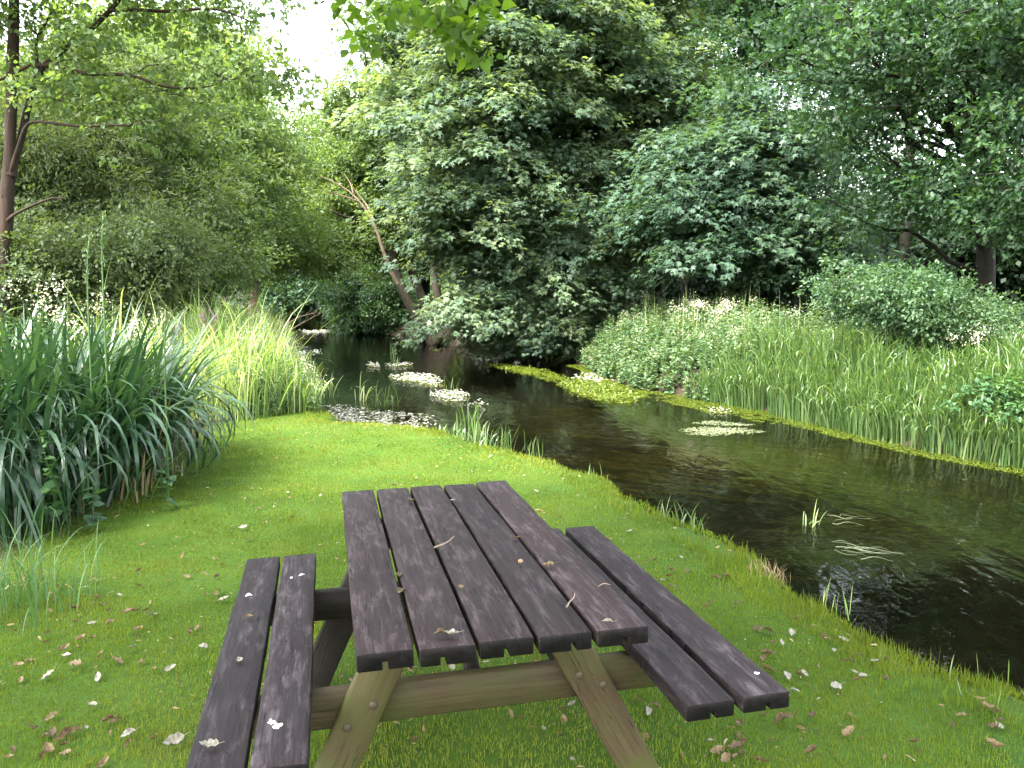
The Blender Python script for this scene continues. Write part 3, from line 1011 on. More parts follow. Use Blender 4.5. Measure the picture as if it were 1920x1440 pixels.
# leaves near the water lean out over it
bag.add(*(lambda r: (r[0], [r[1]], r[2]))(blades(P, rng.normal(size=n) * 1.3 - 2.0, L * (1 + .1 * b), rng.uniform(.013, .027, n), np.abs(rng.normal(size=n)) * .17, b * 2.2, 9,
                                                np.clip(rng.normal(size=n) * .30 + .45, 0, 1), rng.normal(size=n) * .5, .6, 3.2)))
tag(bag.build('reed_bed', M['reed']), 'fresh green reeds lining the right bank of the stream', 'reeds', None, 'stuff')

# tall herbs behind and left of the reeds
bag = Bag()
q1 = band(15.0, 27.0, .0, 3.6, 2300, rng)
q2 = band(8, 15.5, 2.2, 5.0, 1300, rng)
q3 = band(12.5, 15.6, 1.2, 3.0, 260, rng)
q = np.concatenate([q1, q2, q3])
P = on_ground(q)
dr = dist_line(q[:, 0], q[:, 1], RB)
Ht = rng.uniform(.6, 1.2, len(q)) * (.55 + .45 * smooth(dr / 1.6)) * (.72 + .55 * vnoise(q[:, 0] * 1.1, q[:, 1] * 1.1, 19))
a1, a2, tops = herb_stuff(P, Ht, rng, 30, .10, 'oval')
bag.add(a1[0], [a1[1]], a1[2])
bag.add(a2[0], [a2[1]], a2[2])
tag(bag.build('tall_herbs', M['herb']), 'grey green tall herbs on the right bank left of the reeds', 'herbs', None, 'stuff')
sel = rng.random(len(q1)) < .07
tp = tops[:len(q1)][sel]
bag = Bag()
idx = np.repeat(np.arange(len(tp)), 36)
p = tp[idx] + rng.normal(size=(len(idx), 3)) * np.array([.06, .06, .045])
r = leaves(p, rng.normal(size=p.shape), rng.normal(size=p.shape) + [0, 0, 1], rng.uniform(.012, .026, len(p)), 'dia', rng.random(len(p)))
bag.add(r[0], [r[1]], r[2])
tag(bag.build('creamy_blossom', M['cream_flower']), 'creamy blossom scattered over the tall herbs', 'blossom', None, 'stuff')
# thin grass stems standing above the herbs
q = band(13, 24, 1.0, 3.2, 130, rng)
P = on_ground(q)
n = len(q)
bag = Bag()
r = blades(P, rng.random(n) * 6.28, rng.uniform(1.2, 1.75, n), np.full(n, .010), rng.uniform(0, .1, n), rng.uniform(0, .3, n), 5, rng.random(n))
bag.add(r[0], [r[1]], r[2])
tag(bag.build('grass_stems', M['meadow']), 'thin pale grass stems standing above the tall herbs', 'grass stems', None, 'stuff')

# meadow strip on the left bank
bag = Bag()


def left_band(y0, y1, d0, d1, n, rng):
    out = []
    tot = 0
    while tot < n:
        q = np.stack([rng.uniform(-16, -2, 6 * n), rng.uniform(y0, y1, 6 * n)], 1)
        dl, dr, ins = field(q[:, 0], q[:, 1])
        edge = np.interp(q[:, 1], [10, 10.9, 11.2, 12], [-3.55, -3.0, -2.4, -2.0])
        ok = (~ins) & (dl > d0) & (dl < d1) & (q[:, 0] < edge)
        out.append(q[ok])
        tot += ok.sum()
    return np.concatenate(out)[:n]


q = np.concatenate([left_band(10.3, 16, -.02, 3.2, 6000, rng), left_band(15, 34, -.02, 4.5, 5000, rng)])
n = len(q)
P = on_ground(q)
dl = dist_line(q[:, 0], q[:, 1], LB)
Hm = (.50 + .62 * smooth(dl / .9)) * (.55 + .75 * vnoise(q[:, 0] * 1.5, q[:, 1] * 1.5, 14)) * np.where(rng.random(n) < .12, 1.35, 1)
b = rng.gamma(1.8, .40, n)
r = blades(P, rng.random(n) * 6.28, Hm * rng.uniform(.6, 1.25, n), rng.uniform(.008, .022, n), np.abs(rng.normal(size=n)) * .26, b * 2.0, 8,
           np.clip(.2 + .6 * vnoise(q[:, 0] * 1.4, q[:, 1] * 1.4, 8) + rng.normal(size=n) * .28, 0, 1), rng.normal(size=n) * .8, .6, 2.6)
bag.add(r[0], [r[1]], r[2])
tag(bag.build('meadow_grass', M['meadow']), 'sunlit pale tall grass along the left bank', 'tall grass', None, 'stuff')
bag = Bag()
q = np.concatenate([left_band(10.5, 30, .05, 4.5, 1700, rng), left_band(10.4, 18, -.02, 1.2, 700, rng)])
P = on_ground(q)
a1, a2, tops = herb_stuff(P, rng.uniform(.45, 1.15, len(q)) * (.55 + .45 * smooth(dist_line(q[:, 0], q[:, 1], LB) / .9)), rng, 26, .085, 'lance')
bag.add(a1[0], [a1[1]], a1[2])
bag.add(a2[0], [a2[1]], a2[2])
sel = rng.random(len(q)) < .26
tp = tops[sel]
bag2 = Bag()
idx = np.repeat(np.arange(len(tp)), 30)
p = tp[idx] + rng.normal(size=(len(idx), 3)) * np.array([.05, .05, .06])
r = leaves(p, rng.normal(size=p.shape), rng.normal(size=p.shape) + [0, 0, 1], rng.uniform(.012, .028, len(p)), 'dia', rng.random(len(p)))
bag2.add(r[0], [r[1]], r[2])
tag(bag2.build('meadow_blossom', M['cream_flower']), 'pale blossom scattered through the left meadow', 'blossom', None, 'stuff')
tag(bag.build('meadow_herbs', M['herb']), 'leafy herbs mixed into the tall grass of the left bank', 'herbs', None, 'stuff')
# shady ground cover between the meadow and the left wood
bag = Bag()
q = pts_in([(-3.6, 6.5), (-3.9, 10.5), (-5.2, 12), (-6.6, 16), (-9, 24), (-16, 30), (-18, 12), (-9, 7), (-5, 5.2)], 2600, rng)
P = on_ground(q)
a1, a2, tops = herb_stuff(P, rng.uniform(.45, 1.15, len(q)), rng, 22, .095, 'oval')
bag.add(a1[0], [a1[1]], a1[2])
bag.add(a2[0], [a2[1]], a2[2])
tag(bag.build('ground_cover', M['nettle']), 'green leafy undergrowth under the left wood', 'undergrowth', None, 'stuff')
# forest floor cover on the right
bag = Bag()
q = pts_in([(2.5, 27), (6, 18), (9, 13), (14, 10), (22, 20), (26, 40), (0, 44), (-6, 38), (-2, 30)], 2200, rng)
P = on_ground(q)
a1, a2, tops = herb_stuff(P, rng.uniform(.2, .6, len(q)), rng, 14, .14, 'oval')
bag.add(a1[0], [a1[1]], a1[2])
tag(bag.build('undergrowth', M['hedge']), 'dark undergrowth on the floor of the right wood', 'undergrowth', None, 'stuff')

# ------------------------------------------------------------------ the big iris clump at the left
rng = np.random.default_rng(202)
root = tag(empty('iris_clump', (-4.0, 6.9, 0)), 'large clump of arching dark green sword leaves at the left lawn edge', 'plant clump')
n = 2350
q = pts_in([(-3.1, 6.35), (-3.0, 7.2), (-3.4, 8.1), (-4.4, 8.6), (-5.8, 8.3), (-6.2, 6.9), (-5.0, 5.5), (-3.6, 5.45)], n, rng)
P = on_ground(q)
cx = q - np.array([-4.35, 7.25])
out_ang = np.arctan2(cx[:, 1], cx[:, 0])
edge = smooth(np.linalg.norm(cx / np.array([1.6, 1.4]), axis=1))
phi = np.where(rng.random(n) < .72, out_ang + rng.normal(size=n) * .7, -.9 + rng.normal(size=n) * .8)
b = rng.gamma(2.4, .42, n) * (.55 + .75 * edge)
r = blades(P, phi, rng.uniform(1.15, 1.72, n), rng.uniform(.026, .046, n), np.abs(rng.normal(size=n)) * .12 + .18 * edge, b * 2.3, 12,
           np.clip(rng.normal(size=n) * .28 + .45, 0, 1), rng.normal(size=n) * .35, .62)
bag = Bag()
bag.add(r[0], [r[1]], r[2])
bag.build('leaves', M['iris'], root)
n = 260
q = pts_in([(-2.85, 6.2), (-2.85, 7.3), (-3.6, 7.6), (-4.8, 7.0), (-4.6, 6.0), (-4.2, 5.6), (-3.5, 5.6)], n, rng)
P = on_ground(q)
r = blades(P, -1.0 + rng.normal(size=n) * 1.0, rng.uniform(.25, .6, n) * np.where(rng.random(n) < .12, 2.0, 1), rng.uniform(.008, .024, n), rng.uniform(.1, .5, n), rng.uniform(.3, 1.8, n), 7, rng.random(n))
bag = Bag()
bag.add(r[0], [r[1]], r[2])
bag.build('dead_leaves', M['dry'], root)


def herb_plant(name, label, base, h, nst, flower=None, fsize=.02, nper=22, lsize=.1, shape='lance', mat='nettle', spread=.12, group=None, cat='plant', seed=0, fspread=(.05, .05, .05), nf=60):
    rng = np.random.default_rng(seed)
    base = np.array(base, float)
    root = tag(empty(name, tuple(base)), label, cat, group)
    P = base + np.concatenate([rng.normal(size=(nst, 2)) * spread, np.zeros((nst, 1))], 1)
    Ht = h * rng.uniform(.75, 1.05, nst)
    a1, a2, tops = herb_stuff(P, Ht, rng, nper, lsize, shape)
    bg = Bag()
    bg.add(a2[0], [a2[1]], a2[2])
    bg.build('stems', M[mat], root)
    bg = Bag()
    bg.add(a1[0], [a1[1]], a1[2])
    bg.build('leaves', M[mat], root)
    if flower:
        idx = np.repeat(np.arange(nst), nf)
        p = tops[idx] + rng.normal(size=(len(idx), 3)) * np.array(fspread)
        r = leaves(p, rng.normal(size=p.shape), rng.normal(size=p.shape) + [0, 0, 1.2], fsize * rng.uniform(.6, 1.2, len(p)), 'dia', rng.random(len(p)))
        bg = Bag()
        bg.add(r[0], [r[1]], r[2])
        bg.build('flower_heads', M[flower], root)
    return root


def at(u, d):
    x = (u - 960) / F * d
    return (x, d, zt(x, d))


for k, (u, d, h, lb) in enumerate([(145, 7.9, 1.62, 'creamy white meadowsweet behind the iris leaves, the fullest head'),
                                   (75, 7.6, 1.55, 'meadowsweet plant at the left edge with small pale heads'),
                                   (232, 8.4, 1.48, 'short meadowsweet on the right of the fullest creamy head')]):
    herb_plant('meadowsweet', lb, at(u, d), h, 5, 'cream_flower', .022, 20, .11, 'lance', 'nettle', .10, 'meadowsweet behind the iris clump', 'flower', 300 + k, (.05, .05, .055), 48)
herb_plant('nettle_plant', 'leafy nettle like plant rising at the far left above the iris', at(25, 7.0), 1.62, 7, None, .02, 34, .13, 'lance', 'bush', .16, None, 'plant', 310)
herb_plant('nettle_plant', 'dark low nettles at the left edge in front of the iris', at(20, 5.5), .7, 12, None, .02, 22, .075, 'heart', 'nettle', .22, None, 'plant', 311)
herb_plant('bramble_plant', 'broad dark leaves at the foot of the iris clump', at(100, 5.9), .5, 9, None, .02, 14, .09, 'heart', 'ivy', .22, None, 'plant', 312)
herb_plant('loosestrife', 'plant with pink flower spikes in the left meadow', at(372, 12.5), 1.12, 5, 'pink_flower', .03, 20, .09, 'lance', 'herb', .13, None, 'flower', 313, (.03, .03, .07), 60)
herb_plant('hogweed', 'pale umbel topped plant at the back of the left meadow', at(445, 17.0), 1.5, 6, 'cream_flower', .035, 18, .16, 'oval', 'herb', .25, None, 'plant', 314, (.12, .12, .025), 70)
herb_plant('white_umbel', 'white flowered plant low on the water edge of the left meadow', at(560, 16.5), .42, 6, 'white_flower', .03, 14, .06, 'lance', 'herb', .14, None, 'flower', 315, (.06, .06, .02), 60)
herb_plant('meadowsweet', 'creamy flowering meadowsweet beside the herbs at the right bank', at(1345, 18.6), 1.2, 12, 'cream_flower', .035, 18, .11, 'lance', 'herb', .35, None, 'flower', 316, (.10, .10, .06), 60)
herb_plant('meadowsweet', 'pale flowering meadowsweet standing in the reeds near the leafy shrub', at(1845, 11.8), 1.15, 6, 'cream_flower', .025, 18, .10, 'lance', 'herb', .18, None, 'flower', 317, (.07, .07, .06), 60)

# tall single grass stems above the iris
for k, (pts, lb, head) in enumerate([
        ([(196, 600, .016), (192, 520, .013), (190, 460, .011), (193, 400, .006)], 'tallest grass stem with a green seed head above the iris', True),
        ([(166, 600, .014), (164, 540, .012), (162, 480, .010), (168, 440, .006)], 'grass stem with a feathery head left of the tallest one', True),
        ([(308, 660, .015), (309, 620, .013), (310, 580, .008)], 'short straight stem right of the tall grass stems', False)]):
    d = 6.3
    P = np.array([[*D(u, v, d), w] for u, v, w in pts])
    b0 = np.array([P[0, 0] - .02, d, zt(P[0, 0], d)])
    root = tag(empty('tall_grass', tuple(b0)), lb, 'grass stem', 'tall stems above the iris clump')
    bg = Bag()
    PP = resample(np.concatenate([[[b0[0], b0[1], b0[2], .016]], P]), 16)
    tube(bg, PP[:, :3], PP[:, 3] * .5, 5)
    bg.build('stem', M['reed'], root, True)
    if head:
        n = 60
        t = rng.uniform(.80, 1.0, n)
        p = np.stack([np.interp(t, np.linspace(0, 1, 16), PP[:, i]) for i in range(3)], 1) + rng.normal(size=(n, 3)) * .008
        r = leaves(p, rng.normal(size=(n, 3)) * .4 + [0, 0, 1], rng.normal(size=(n, 3)), rng.uniform(.02, .036, n), 'lance', rng.uniform(.2, .8, n))
        bg = Bag()
        bg.add(r[0], [r[1]], r[2])
        bg.build('seed_head', M['herb'], root)

# ------------------------------------------------------------------ lawn grass (stuff)
rng = np.random.default_rng(404)
bag = Bag()
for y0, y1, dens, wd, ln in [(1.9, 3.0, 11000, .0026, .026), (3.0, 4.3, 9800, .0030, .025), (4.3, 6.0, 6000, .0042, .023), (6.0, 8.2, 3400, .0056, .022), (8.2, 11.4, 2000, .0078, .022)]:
    x0, x1 = -min(3.6, .68 * y1 + .4), min(2.9, .68 * y1 + .4)
    n = int(dens * (y1 - y0) * (x1 - x0))
    q = np.stack([rng.uniform(x0, x1, n), rng.uniform(y0, y1, n)], 1)
    fl2 = field(q[:, 0], q[:, 1])
    le = np.interp(q[:, 1], [-5, 4.5, 6.2, 8.2, 10.2, 11, 12], [-4, -3.2, -3.0, -3.2, -3.5, -3.3, -3.0])
    ok = ((~fl2[2]) | (fl2[0] + .22 * (vnoise(q[:, 0] * 2.2, q[:, 1] * 2.2, 41) - .5) < .18)) & (fl2[0] < fl2[1]) & (q[:, 0] > le - .25 * rng.random(n))
    bare = vnoise(q[:, 0] * 2.3, q[:, 1] * 2.3, 77) * .6 + vnoise(q[:, 0] * 6, q[:, 1] * 6, 78) * .4
    worn_shade = np.exp(-((q[:, 0] + .95 - .2 * (q[:, 1] - 2.6)) / .22) ** 2 - ((q[:, 1] - 2.8) / .8) ** 2) + np.exp(-((q[:, 0] - 1.25) / .3) ** 2 - ((q[:, 1] - 2.35) / .35) ** 2)
    worn_shade = worn_shade + .7 * np.exp(-((q[:, 0] + .02 + .2 * (q[:, 1] - 2.9)) / .5) ** 4 - ((q[:, 1] - 2.85) / .9) ** 4)  # grass thinned under the table so dark ground stands in for its shade
    ok &= rng.random(n) < np.clip((bare - .12) * 5, .25, 1) * (1 - .55 * np.clip(worn_shade * (.4 + bare), 0, 1))
    q, bare = q[ok], bare[ok]
    dl = fl2[0][ok]
    n = len(q)
    P = on_ground(q, -.004)
    ed = dl < .3
    L = ln * rng.uniform(.5, 1.35, n) * (.70 + .65 * vnoise(q[:, 0] * 3.1, q[:, 1] * 3.1, 55) ** 1.5) * np.where(rng.random(n) < .015, 1.9, 1) * np.where(ed, 1.6 + 1.2 * (rng.random(n) < .12), 1)
    tint = np.clip(.42 + .75 * (vnoise(q[:, 0] * .9, q[:, 1] * .9, 21) - .5) + .5 * (vnoise(q[:, 0] * 4, q[:, 1] * 4, 22) - .5) + rng.normal(size=n) * .16 - .25 * (bare - .5), 0, 1)
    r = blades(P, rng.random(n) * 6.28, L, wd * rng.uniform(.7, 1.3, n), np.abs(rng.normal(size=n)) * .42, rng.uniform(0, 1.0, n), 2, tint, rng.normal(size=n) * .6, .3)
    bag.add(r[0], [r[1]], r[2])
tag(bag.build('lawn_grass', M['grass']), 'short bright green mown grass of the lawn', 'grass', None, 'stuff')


rng = np.random.default_rng(414)
n = 5200
q = np.stack([rng.uniform(-3.4, 2.8, n), 1.9 + 8.8 * rng.random(n) ** 1.2], 1)
fl2 = field(q[:, 0], q[:, 1])
le = np.interp(q[:, 1], [-5, 4.5, 6.2, 8.2, 10.2, 11, 12], [-4, -2.9, -2.9, -3.1, -3.4, -3.2, -2.9])
ok = (~fl2[2]) & (fl2[0] < fl2[1]) & (q[:, 0] > le) & (vnoise(q[:, 0] * 2.1, q[:, 1] * 2.1, 31) > .38)
q = q[ok]
n = len(q)
P = on_ground(q, .016)
P[:, 2] += .012 * rng.random(n)
r = leaves(P, np.concatenate([rng.normal(size=(n, 2)), rng.normal(size=(n, 1)) * .3], 1), np.array([0, 0, 1.0]) + .5 * rng.normal(size=(n, 3)), rng.gamma(2.2, .006, n) + .006, 'lance', rng.random(n) ** 1.5)
bag = Bag()
bag.add(r[0], [r[1]], r[2])
tag(bag.build('leaf_litter', M['dry']), 'small dry bits and straw littering the lawn', 'litter', None, 'stuff')

# tufts of longer grass
def tuft(label, base, n, L, seed, mat='reed', spread=.06, wd=(.006, .012), bend=.9, cat='grass tuft', group=None, name='grass_tuft', phi=None):
    rng = np.random.default_rng(seed)
    base = np.array(base, float)
    root = tag(empty(name, tuple(base)), label, cat, group)
    P = base + np.concatenate([rng.normal(size=(n, 2)) * spread, np.full((n, 1), -.06)], 1)
    ph = rng.random(n) * 6.28 if phi is None else phi + rng.normal(size=n) * .6
    r = blades(P, ph, L * rng.uniform(.5, 1.15, n), rng.uniform(*wd, n), np.abs(rng.normal(size=n)) * .22, rng.gamma(2, .25, n) * bend * 1.6, 7, rng.uniform(.2, 1, n), rng.normal(size=n) * .5)
    bg = Bag()
    bg.add(r[0], [r[1]], r[2])
    bg.build('blades', M[mat], root)
    return root


def gp(u, v, z=WL):
    return tuple(G(u, v, z))


tuft('bright green iris tuft standing at the lawn edge by the stream', gp(885, 820, -.2), 30, .55, 501, spread=.10, wd=(.012, .022), bend=.6)
tuft('broad tangled tuft hanging off the lawn edge into the stream', gp(925, 838, -.2), 70, .34, 502, 'reed', .17, bend=1.5)
tuft('leafy low tuft left of the iris tuft at the lawn edge', gp(850, 815, -.15), 46, .2, 503, 'reed', .14, wd=(.012, .024), bend=1.0)
tuft('small pale grass tuft drooping from the lawn edge mid way', gp(1262, 978, -.1), 26, .26, 504, 'reed', .07, bend=1.4)
tuft('pale grass tuft beside the mid way one, drooping lower', gp(1300, 998, -.12), 18, .24, 505, 'reed', .06, bend=1.8)
tuft('dry straw coloured tussock on the lawn edge near the stream', gp(1440, 1072, 0), 60, .13, 506, 'dry', .06, (.004, .007), 1.2)
tuft('thin grass tuft at the lawn edge above the table corner', gp(1000, 852, -.05), 12, .3, 507, 'reed', .07, bend=.6)
tuft('thin upright tuft at the lawn edge right of the table', gp(1105, 900, -.05), 12, .2, 508, 'reed', .05, bend=.5)
tuft('sparse upright blades on the near lawn edge', gp(1560, 1140, 0), 14, .16, 509, 'meadow', .10, (.004, .008), .5)
tuft('green blades at the lawn edge close to the viewer', gp(1850, 1285, 0), 22, .14, 510, 'reed', .16, (.004, .008), .5)
tuft('arching green tuft in the water by the left meadow', gp(612, 745), 16, .62, 511, 'reed', .07, (.012, .022), 1.0)
tuft('single green tuft standing beyond the far white flowers', gp(742, 690), 10, .8, 512, 'reed', .08, (.012, .02), .4)
tuft('sprawling tuft of bent blades in mid stream', gp(725, 760), 22, .5, 513, 'reed', .13, (.012, .02), 1.5)
tuft('bent pale blades left of the mid stream tuft', gp(682, 752), 9, .6, 514, 'meadow', .07, (.014, .024), 1.3)
tuft('upright blades growing out of the nearer white flower mat', gp(848, 738), 9, .55, 515, 'reed', .07, (.010, .018), .6)
tuft('pale bent blades sticking out of the dark near water', gp(1515, 985), 7, .28, 516, 'meadow', .05, (.010, .016), 1.6, phi=.1)
tuft('long grass blades arching at the left lawn edge near the viewer', gp(5, 1000, 0), 210, .95, 517, 'iris', .24, (.010, .024), 1.6)
tuft('thin grass clump at the lower left edge of the lawn', gp(5, 1140, 0), 190, .5, 518, 'nettle', .2, (.004, .010), 1.5)
tuft('dry and green stalks lying at the foot of the dark nettles', gp(60, 1090, 0), 26, .22, 519, 'dry', .2, (.005, .010), 2.0)
tuft('long green blades fallen onto the lawn from the iris clump', gp(255, 940, 0), 10, .75, 520, 'reed', .1, (.012, .02), 2.2, phi=-.2)

# ------------------------------------------------------------------ weed mats and flowers on the stream


def poly_px(pts, z=WL):
    return [tuple(G(u, v, z)[:2]) for u, v in pts]


def mat_of(name, label, poly, dens, size, mat, cat, z0=.004, zr=.012, shape='dia', flat=.12, flowers=None, group=None, kind=None, seed=0, rise=0.0):
    rng = np.random.default_rng(seed)
    P = np.array(poly)
    area = abs(np.sum(P[:, 0] * np.roll(P[:, 1], -1) - P[:, 1] * np.roll(P[:, 0], -1))) / 2
    n = int(dens * area)
    q = pts_in(poly, n, rng)
    keep = rng.random(n) < np.clip((vnoise(q[:, 0] * 5, q[:, 1] * 5, seed) * .6 + vnoise(q[:, 0] * 14, q[:, 1] * 14, seed + 1) * .4 - .22) * 4, 0, 1)
    ed = dist_line(q[:, 0], q[:, 1], np.concatenate([P, P[:1]]))
    ext = min(np.ptp(P[:, 0]), np.ptp(P[:, 1]))
    keep &= rng.random(len(q)) < np.clip(.12 + ed / (.30 * ext), 0, 1)
    q = q[keep]
    n = len(q)
    c = np.array([*P.mean(0), WL])
    root = tag(empty(name, tuple(c)), label, cat, group, kind)
    p = np.concatenate([q, (WL + z0 + zr * rng.random(n))[:, None]], 1)
    T = np.concatenate([rng.normal(size=(n, 2)), rng.normal(size=(n, 1)) * flat + rise], 1)
    N = np.array([0, 0, 1.0]) + rng.normal(size=(n, 3)) * flat
    r = leaves(p, T, N, size * rng.uniform(.5, 1.3, n), shape, rng.random(n))
    bg = Bag()
    bg.add(r[0], [r[1]], r[2])
    bg.build('weed', M[mat], root)
    if flowers:
        fd, fm, fs = flowers
        n = int(fd * area)
        q = pts_in(poly, n, rng)
        ed = dist_line(q[:, 0], q[:, 1], np.concatenate([P, P[:1]]))
        q = q[rng.random(n) < np.clip(.15 + ed / (.25 * ext), 0, 1)]
        n = len(q)
        k = np.repeat(np.arange(n), 5)
        a = np.tile(np.arange(5) * 2 * np.pi / 5, n) + rng.random(n)[k] * 6
        p = np.concatenate([q, (WL + .02 + .05 * rng.random(n))[:, None]], 1)[k]
        T = np.stack([np.cos(a), np.sin(a), np.full(len(a), .25)], 1) + (rng.normal(size=(n, 3)) * .35)[k]
        r = leaves(p, T, np.array([0, 0, 1.0]) + np.zeros((len(k), 3)), np.full(len(k), fs), 'oval', rng.random(len(k)))
        bg = Bag()
        bg.add(r[0], [r[1]], r[2])
        bg.build('flowers', M[fm], root)
    return root


WF = 'white flowering water plants'
mat_of('water_crowfoot', 'long bent mat of white flowers in mid stream', poly_px([(725, 707), (760, 702), (815, 704), (836, 722), (812, 729), (780, 720), (735, 716)]), 700, .06, 'weed', 'water plant', flowers=(210, 'white_flower', .028), group=WF, seed=601)
mat_of('water_crowfoot', 'nearest oval mat of white flowers in mid stream', poly_px([(800, 742), (822, 734), (870, 735), (886, 745), (870, 757), (830, 757)]), 800, .05, 'weed', 'water plant', flowers=(260, 'white_flower', .025), group=WF, seed=602)
mat_of('water_crowfoot', 'small far patch of white flowers left of the green tuft', poly_px([(686, 690), (690, 682), (712, 683), (712, 690)]), 500, .06, 'weed', 'water plant', flowers=(300, 'white_flower', .032), group=WF, seed=603)
mat_of('water_crowfoot', 'thin far strip of white flowers right of the green tuft', poly_px([(715, 686), (770, 682), (775, 687), (730, 691)]), 500, .06, 'weed', 'water plant', flowers=(170, 'white_flower', .032), group=WF, seed=604)
mat_of('water_crowfoot', 'sparse white flowers trailing off to the lawn tuft', poly_px([(870, 757), (905, 752), (915, 765), (880, 765)]), 200, .04, 'weed', 'water plant', flowers=(120, 'white_flower', .024), group=WF, seed=605)
mat_of('water_crowfoot', 'pale flowering strip at the far bend of the stream', poly_px([(560, 620), (622, 619), (622, 625), (565, 625)]), 120, .12, 'pad', 'water plant', flowers=(16, 'white_flower', .05), group=WF, seed=606)
mat_of('water_crowfoot', 'white flowers at the near end of the yellow weed by the right bank', poly_px([(1070, 712), (1085, 702), (1130, 706), (1150, 716), (1120, 720)]), 700, .06, 'weed', 'water plant', flowers=(120, 'white_flower', .03), group=WF, seed=607)
mat_of('floating_leaves', 'pale floating leaves crowding the bay below the left meadow', poly_px([(565, 768), (620, 757), (720, 768), (800, 775), (835, 790), (790, 808), (640, 806), (560, 800)]), 620, .055, 'pad', 'floating leaves', zr=.006, shape='oval', flat=.08, seed=611)
mat_of('floating_leaves', 'yellowish floating weed beside the left meadow', poly_px([(560, 690), (590, 682), (614, 692), (590, 702), (565, 706)]), 600, .07, 'weed', 'floating weed', shape='oval', seed=612)
mat_of('floating_leaves', 'pale weed flecks under the dry twigs at the left bank', poly_px([(552, 650), (580, 648), (592, 668), (565, 675)]), 260, .07, 'pad', 'floating weed', shape='oval', seed=613)
mat_of('floating_weed', 'long yellow green weed raft reaching out from the right bank', poly_px([(905, 683), (950, 682), (1020, 692), (1075, 708), (1060, 722), (1030, 715), (960, 698)]), 900, .06, 'weed', 'floating weed', shape='oval', seed=614)
mat_of('floating_weed', 'bright green grassy weed beside the right bank herbs', poly_px([(1040, 718), (1075, 712), (1150, 722), (1210, 745), (1180, 760), (1120, 752), (1070, 738)]), 1300, .09, 'weed', 'floating weed', z0=0, zr=.02, shape='lance', flat=.3, rise=.2, seed=615)
mat_of('floating_weed', 'larger pale green weed slab in the open water', poly_px([(1270, 805), (1320, 800), (1420, 803), (1440, 812), (1330, 819), (1285, 815)]), 2600, .035, 'slab', 'floating weed', zr=.004, shape='oval', flat=.05, seed=616)
mat_of('floating_weed', 'pale green weed slab behind the larger one', poly_px([(1290, 794), (1330, 788), (1420, 797), (1400, 800), (1330, 798)]), 2400, .035, 'slab', 'floating weed', zr=.004, shape='oval', flat=.05, seed=617)
mat_of('floating_weed', 'small white speckled weed patch close to the right bank', poly_px([(1308, 770), (1340, 766), (1380, 770), (1370, 778), (1320, 776)]), 1500, .035, 'weed', 'floating weed', flowers=(150, 'white_flower', .02), zr=.004, shape='oval', seed=618)
# duckweed along the right bank
edge_in, edge_out = [], []
for (a, b_), w in zip(zip(RB[2:10], RB[3:11]), [.36, .40, .42, .50, .70, .75, .5, .3]):
    for t in np.linspace(0, 1, 9)[:-1]:
        p = a + t * (b_ - a)
        nrm = unit(np.array([-(b_ - a)[1], (b_ - a)[0]]))
        wv = w * (.45 + .9 * vnoise(np.array([p[1] * 1.3]), np.array([p[0]]), 6)[0])
        edge_in.append(p - nrm * .25)
        edge_out.append(p + nrm * wv)
dw = [tuple(p) for p in edge_in] + [tuple(p) for p in edge_out[::-1]]
rng = np.random.default_rng(630)
n = 34000
q = pts_in(dw, n, rng)
p = np.concatenate([q, (WL + .003 + .006 * rng.random(n))[:, None]], 1)
kp = vnoise(p[:, 0] * 4, p[:, 1] * 4, 71) * .5 + vnoise(p[:, 0] * 11, p[:, 1] * 11, 72) * .5 + .55 * np.exp(-np.maximum(dist_line(p[:, 0], p[:, 1], RB) / .12, 0)) > .42
p = p[kp]
n = len(p)
r = leaves(p, np.concatenate([rng.normal(size=(n, 2)), np.zeros((n, 1))], 1), np.array([0, 0, 1.0]) + .12 * rng.normal(size=(n, 3)), rng.uniform(.012, .032, n), 'oval', np.clip(rng.normal(size=n) * .2 + .55, 0, 1))
bag = Bag()
bag.add(r[0], [r[1]], r[2])
tag(bag.build('duckweed', M['weed']), 'yellow green duckweed scum along the foot of the reeds', 'duckweed', None, 'stuff')
# submerged weed trailing in the current


def ribbons(u, v, su, sv, n, ln, zz, dr_, rng, wd=(.003, .008), lift=(-.05, .02)):
    U, Vv = u + rng.normal(size=n) * su, v + rng.normal(size=n) * sv
    base = np.array([G(a, b_, WL + zz) for a, b_ in zip(U, Vv)])
    dirn = dr_ + rng.normal(size=n) * .12
    base[:, 2] += rng.uniform(*lift, n)
    _, _, ins = field(base[:, 0], base[:, 1])
    base, dirn = base[ins], dirn[ins]
    m = len(base)
    k = 8
    sg = np.linspace(0, 1, k)
    wob = .05 * np.sin(sg[None] * rng.uniform(3, 7, (m, 1)) + rng.uniform(0, 6, (m, 1)))
    Ls = ln * rng.uniform(.4, 1.2, (m, 1))
    Hd = np.stack([np.cos(dirn), np.sin(dirn), 0 * dirn], 1)
    Sd = np.stack([-np.sin(dirn), np.cos(dirn), 0 * dirn], 1)
    C = base[:, None] + (sg[None] * Ls)[..., None] * Hd[:, None] + wob[..., None] * Sd[:, None]
    w_ = (rng.uniform(*wd, (m, 1)) * (1 - .8 * sg[None] ** 2))[..., None]
    A, B = C - w_ * Sd[:, None], C + w_ * Sd[:, None]
    V = np.stack([A, B], 2).reshape(-1, 3)
    j = np.arange(k - 1) * 2
    FF = (np.arange(m)[:, None, None] * 2 * k + np.stack([j, j + 1, j + 3, j + 2], 1)[None]).reshape(-1, 4)
    return V, FF, np.repeat(rng.random(m), k - 1)


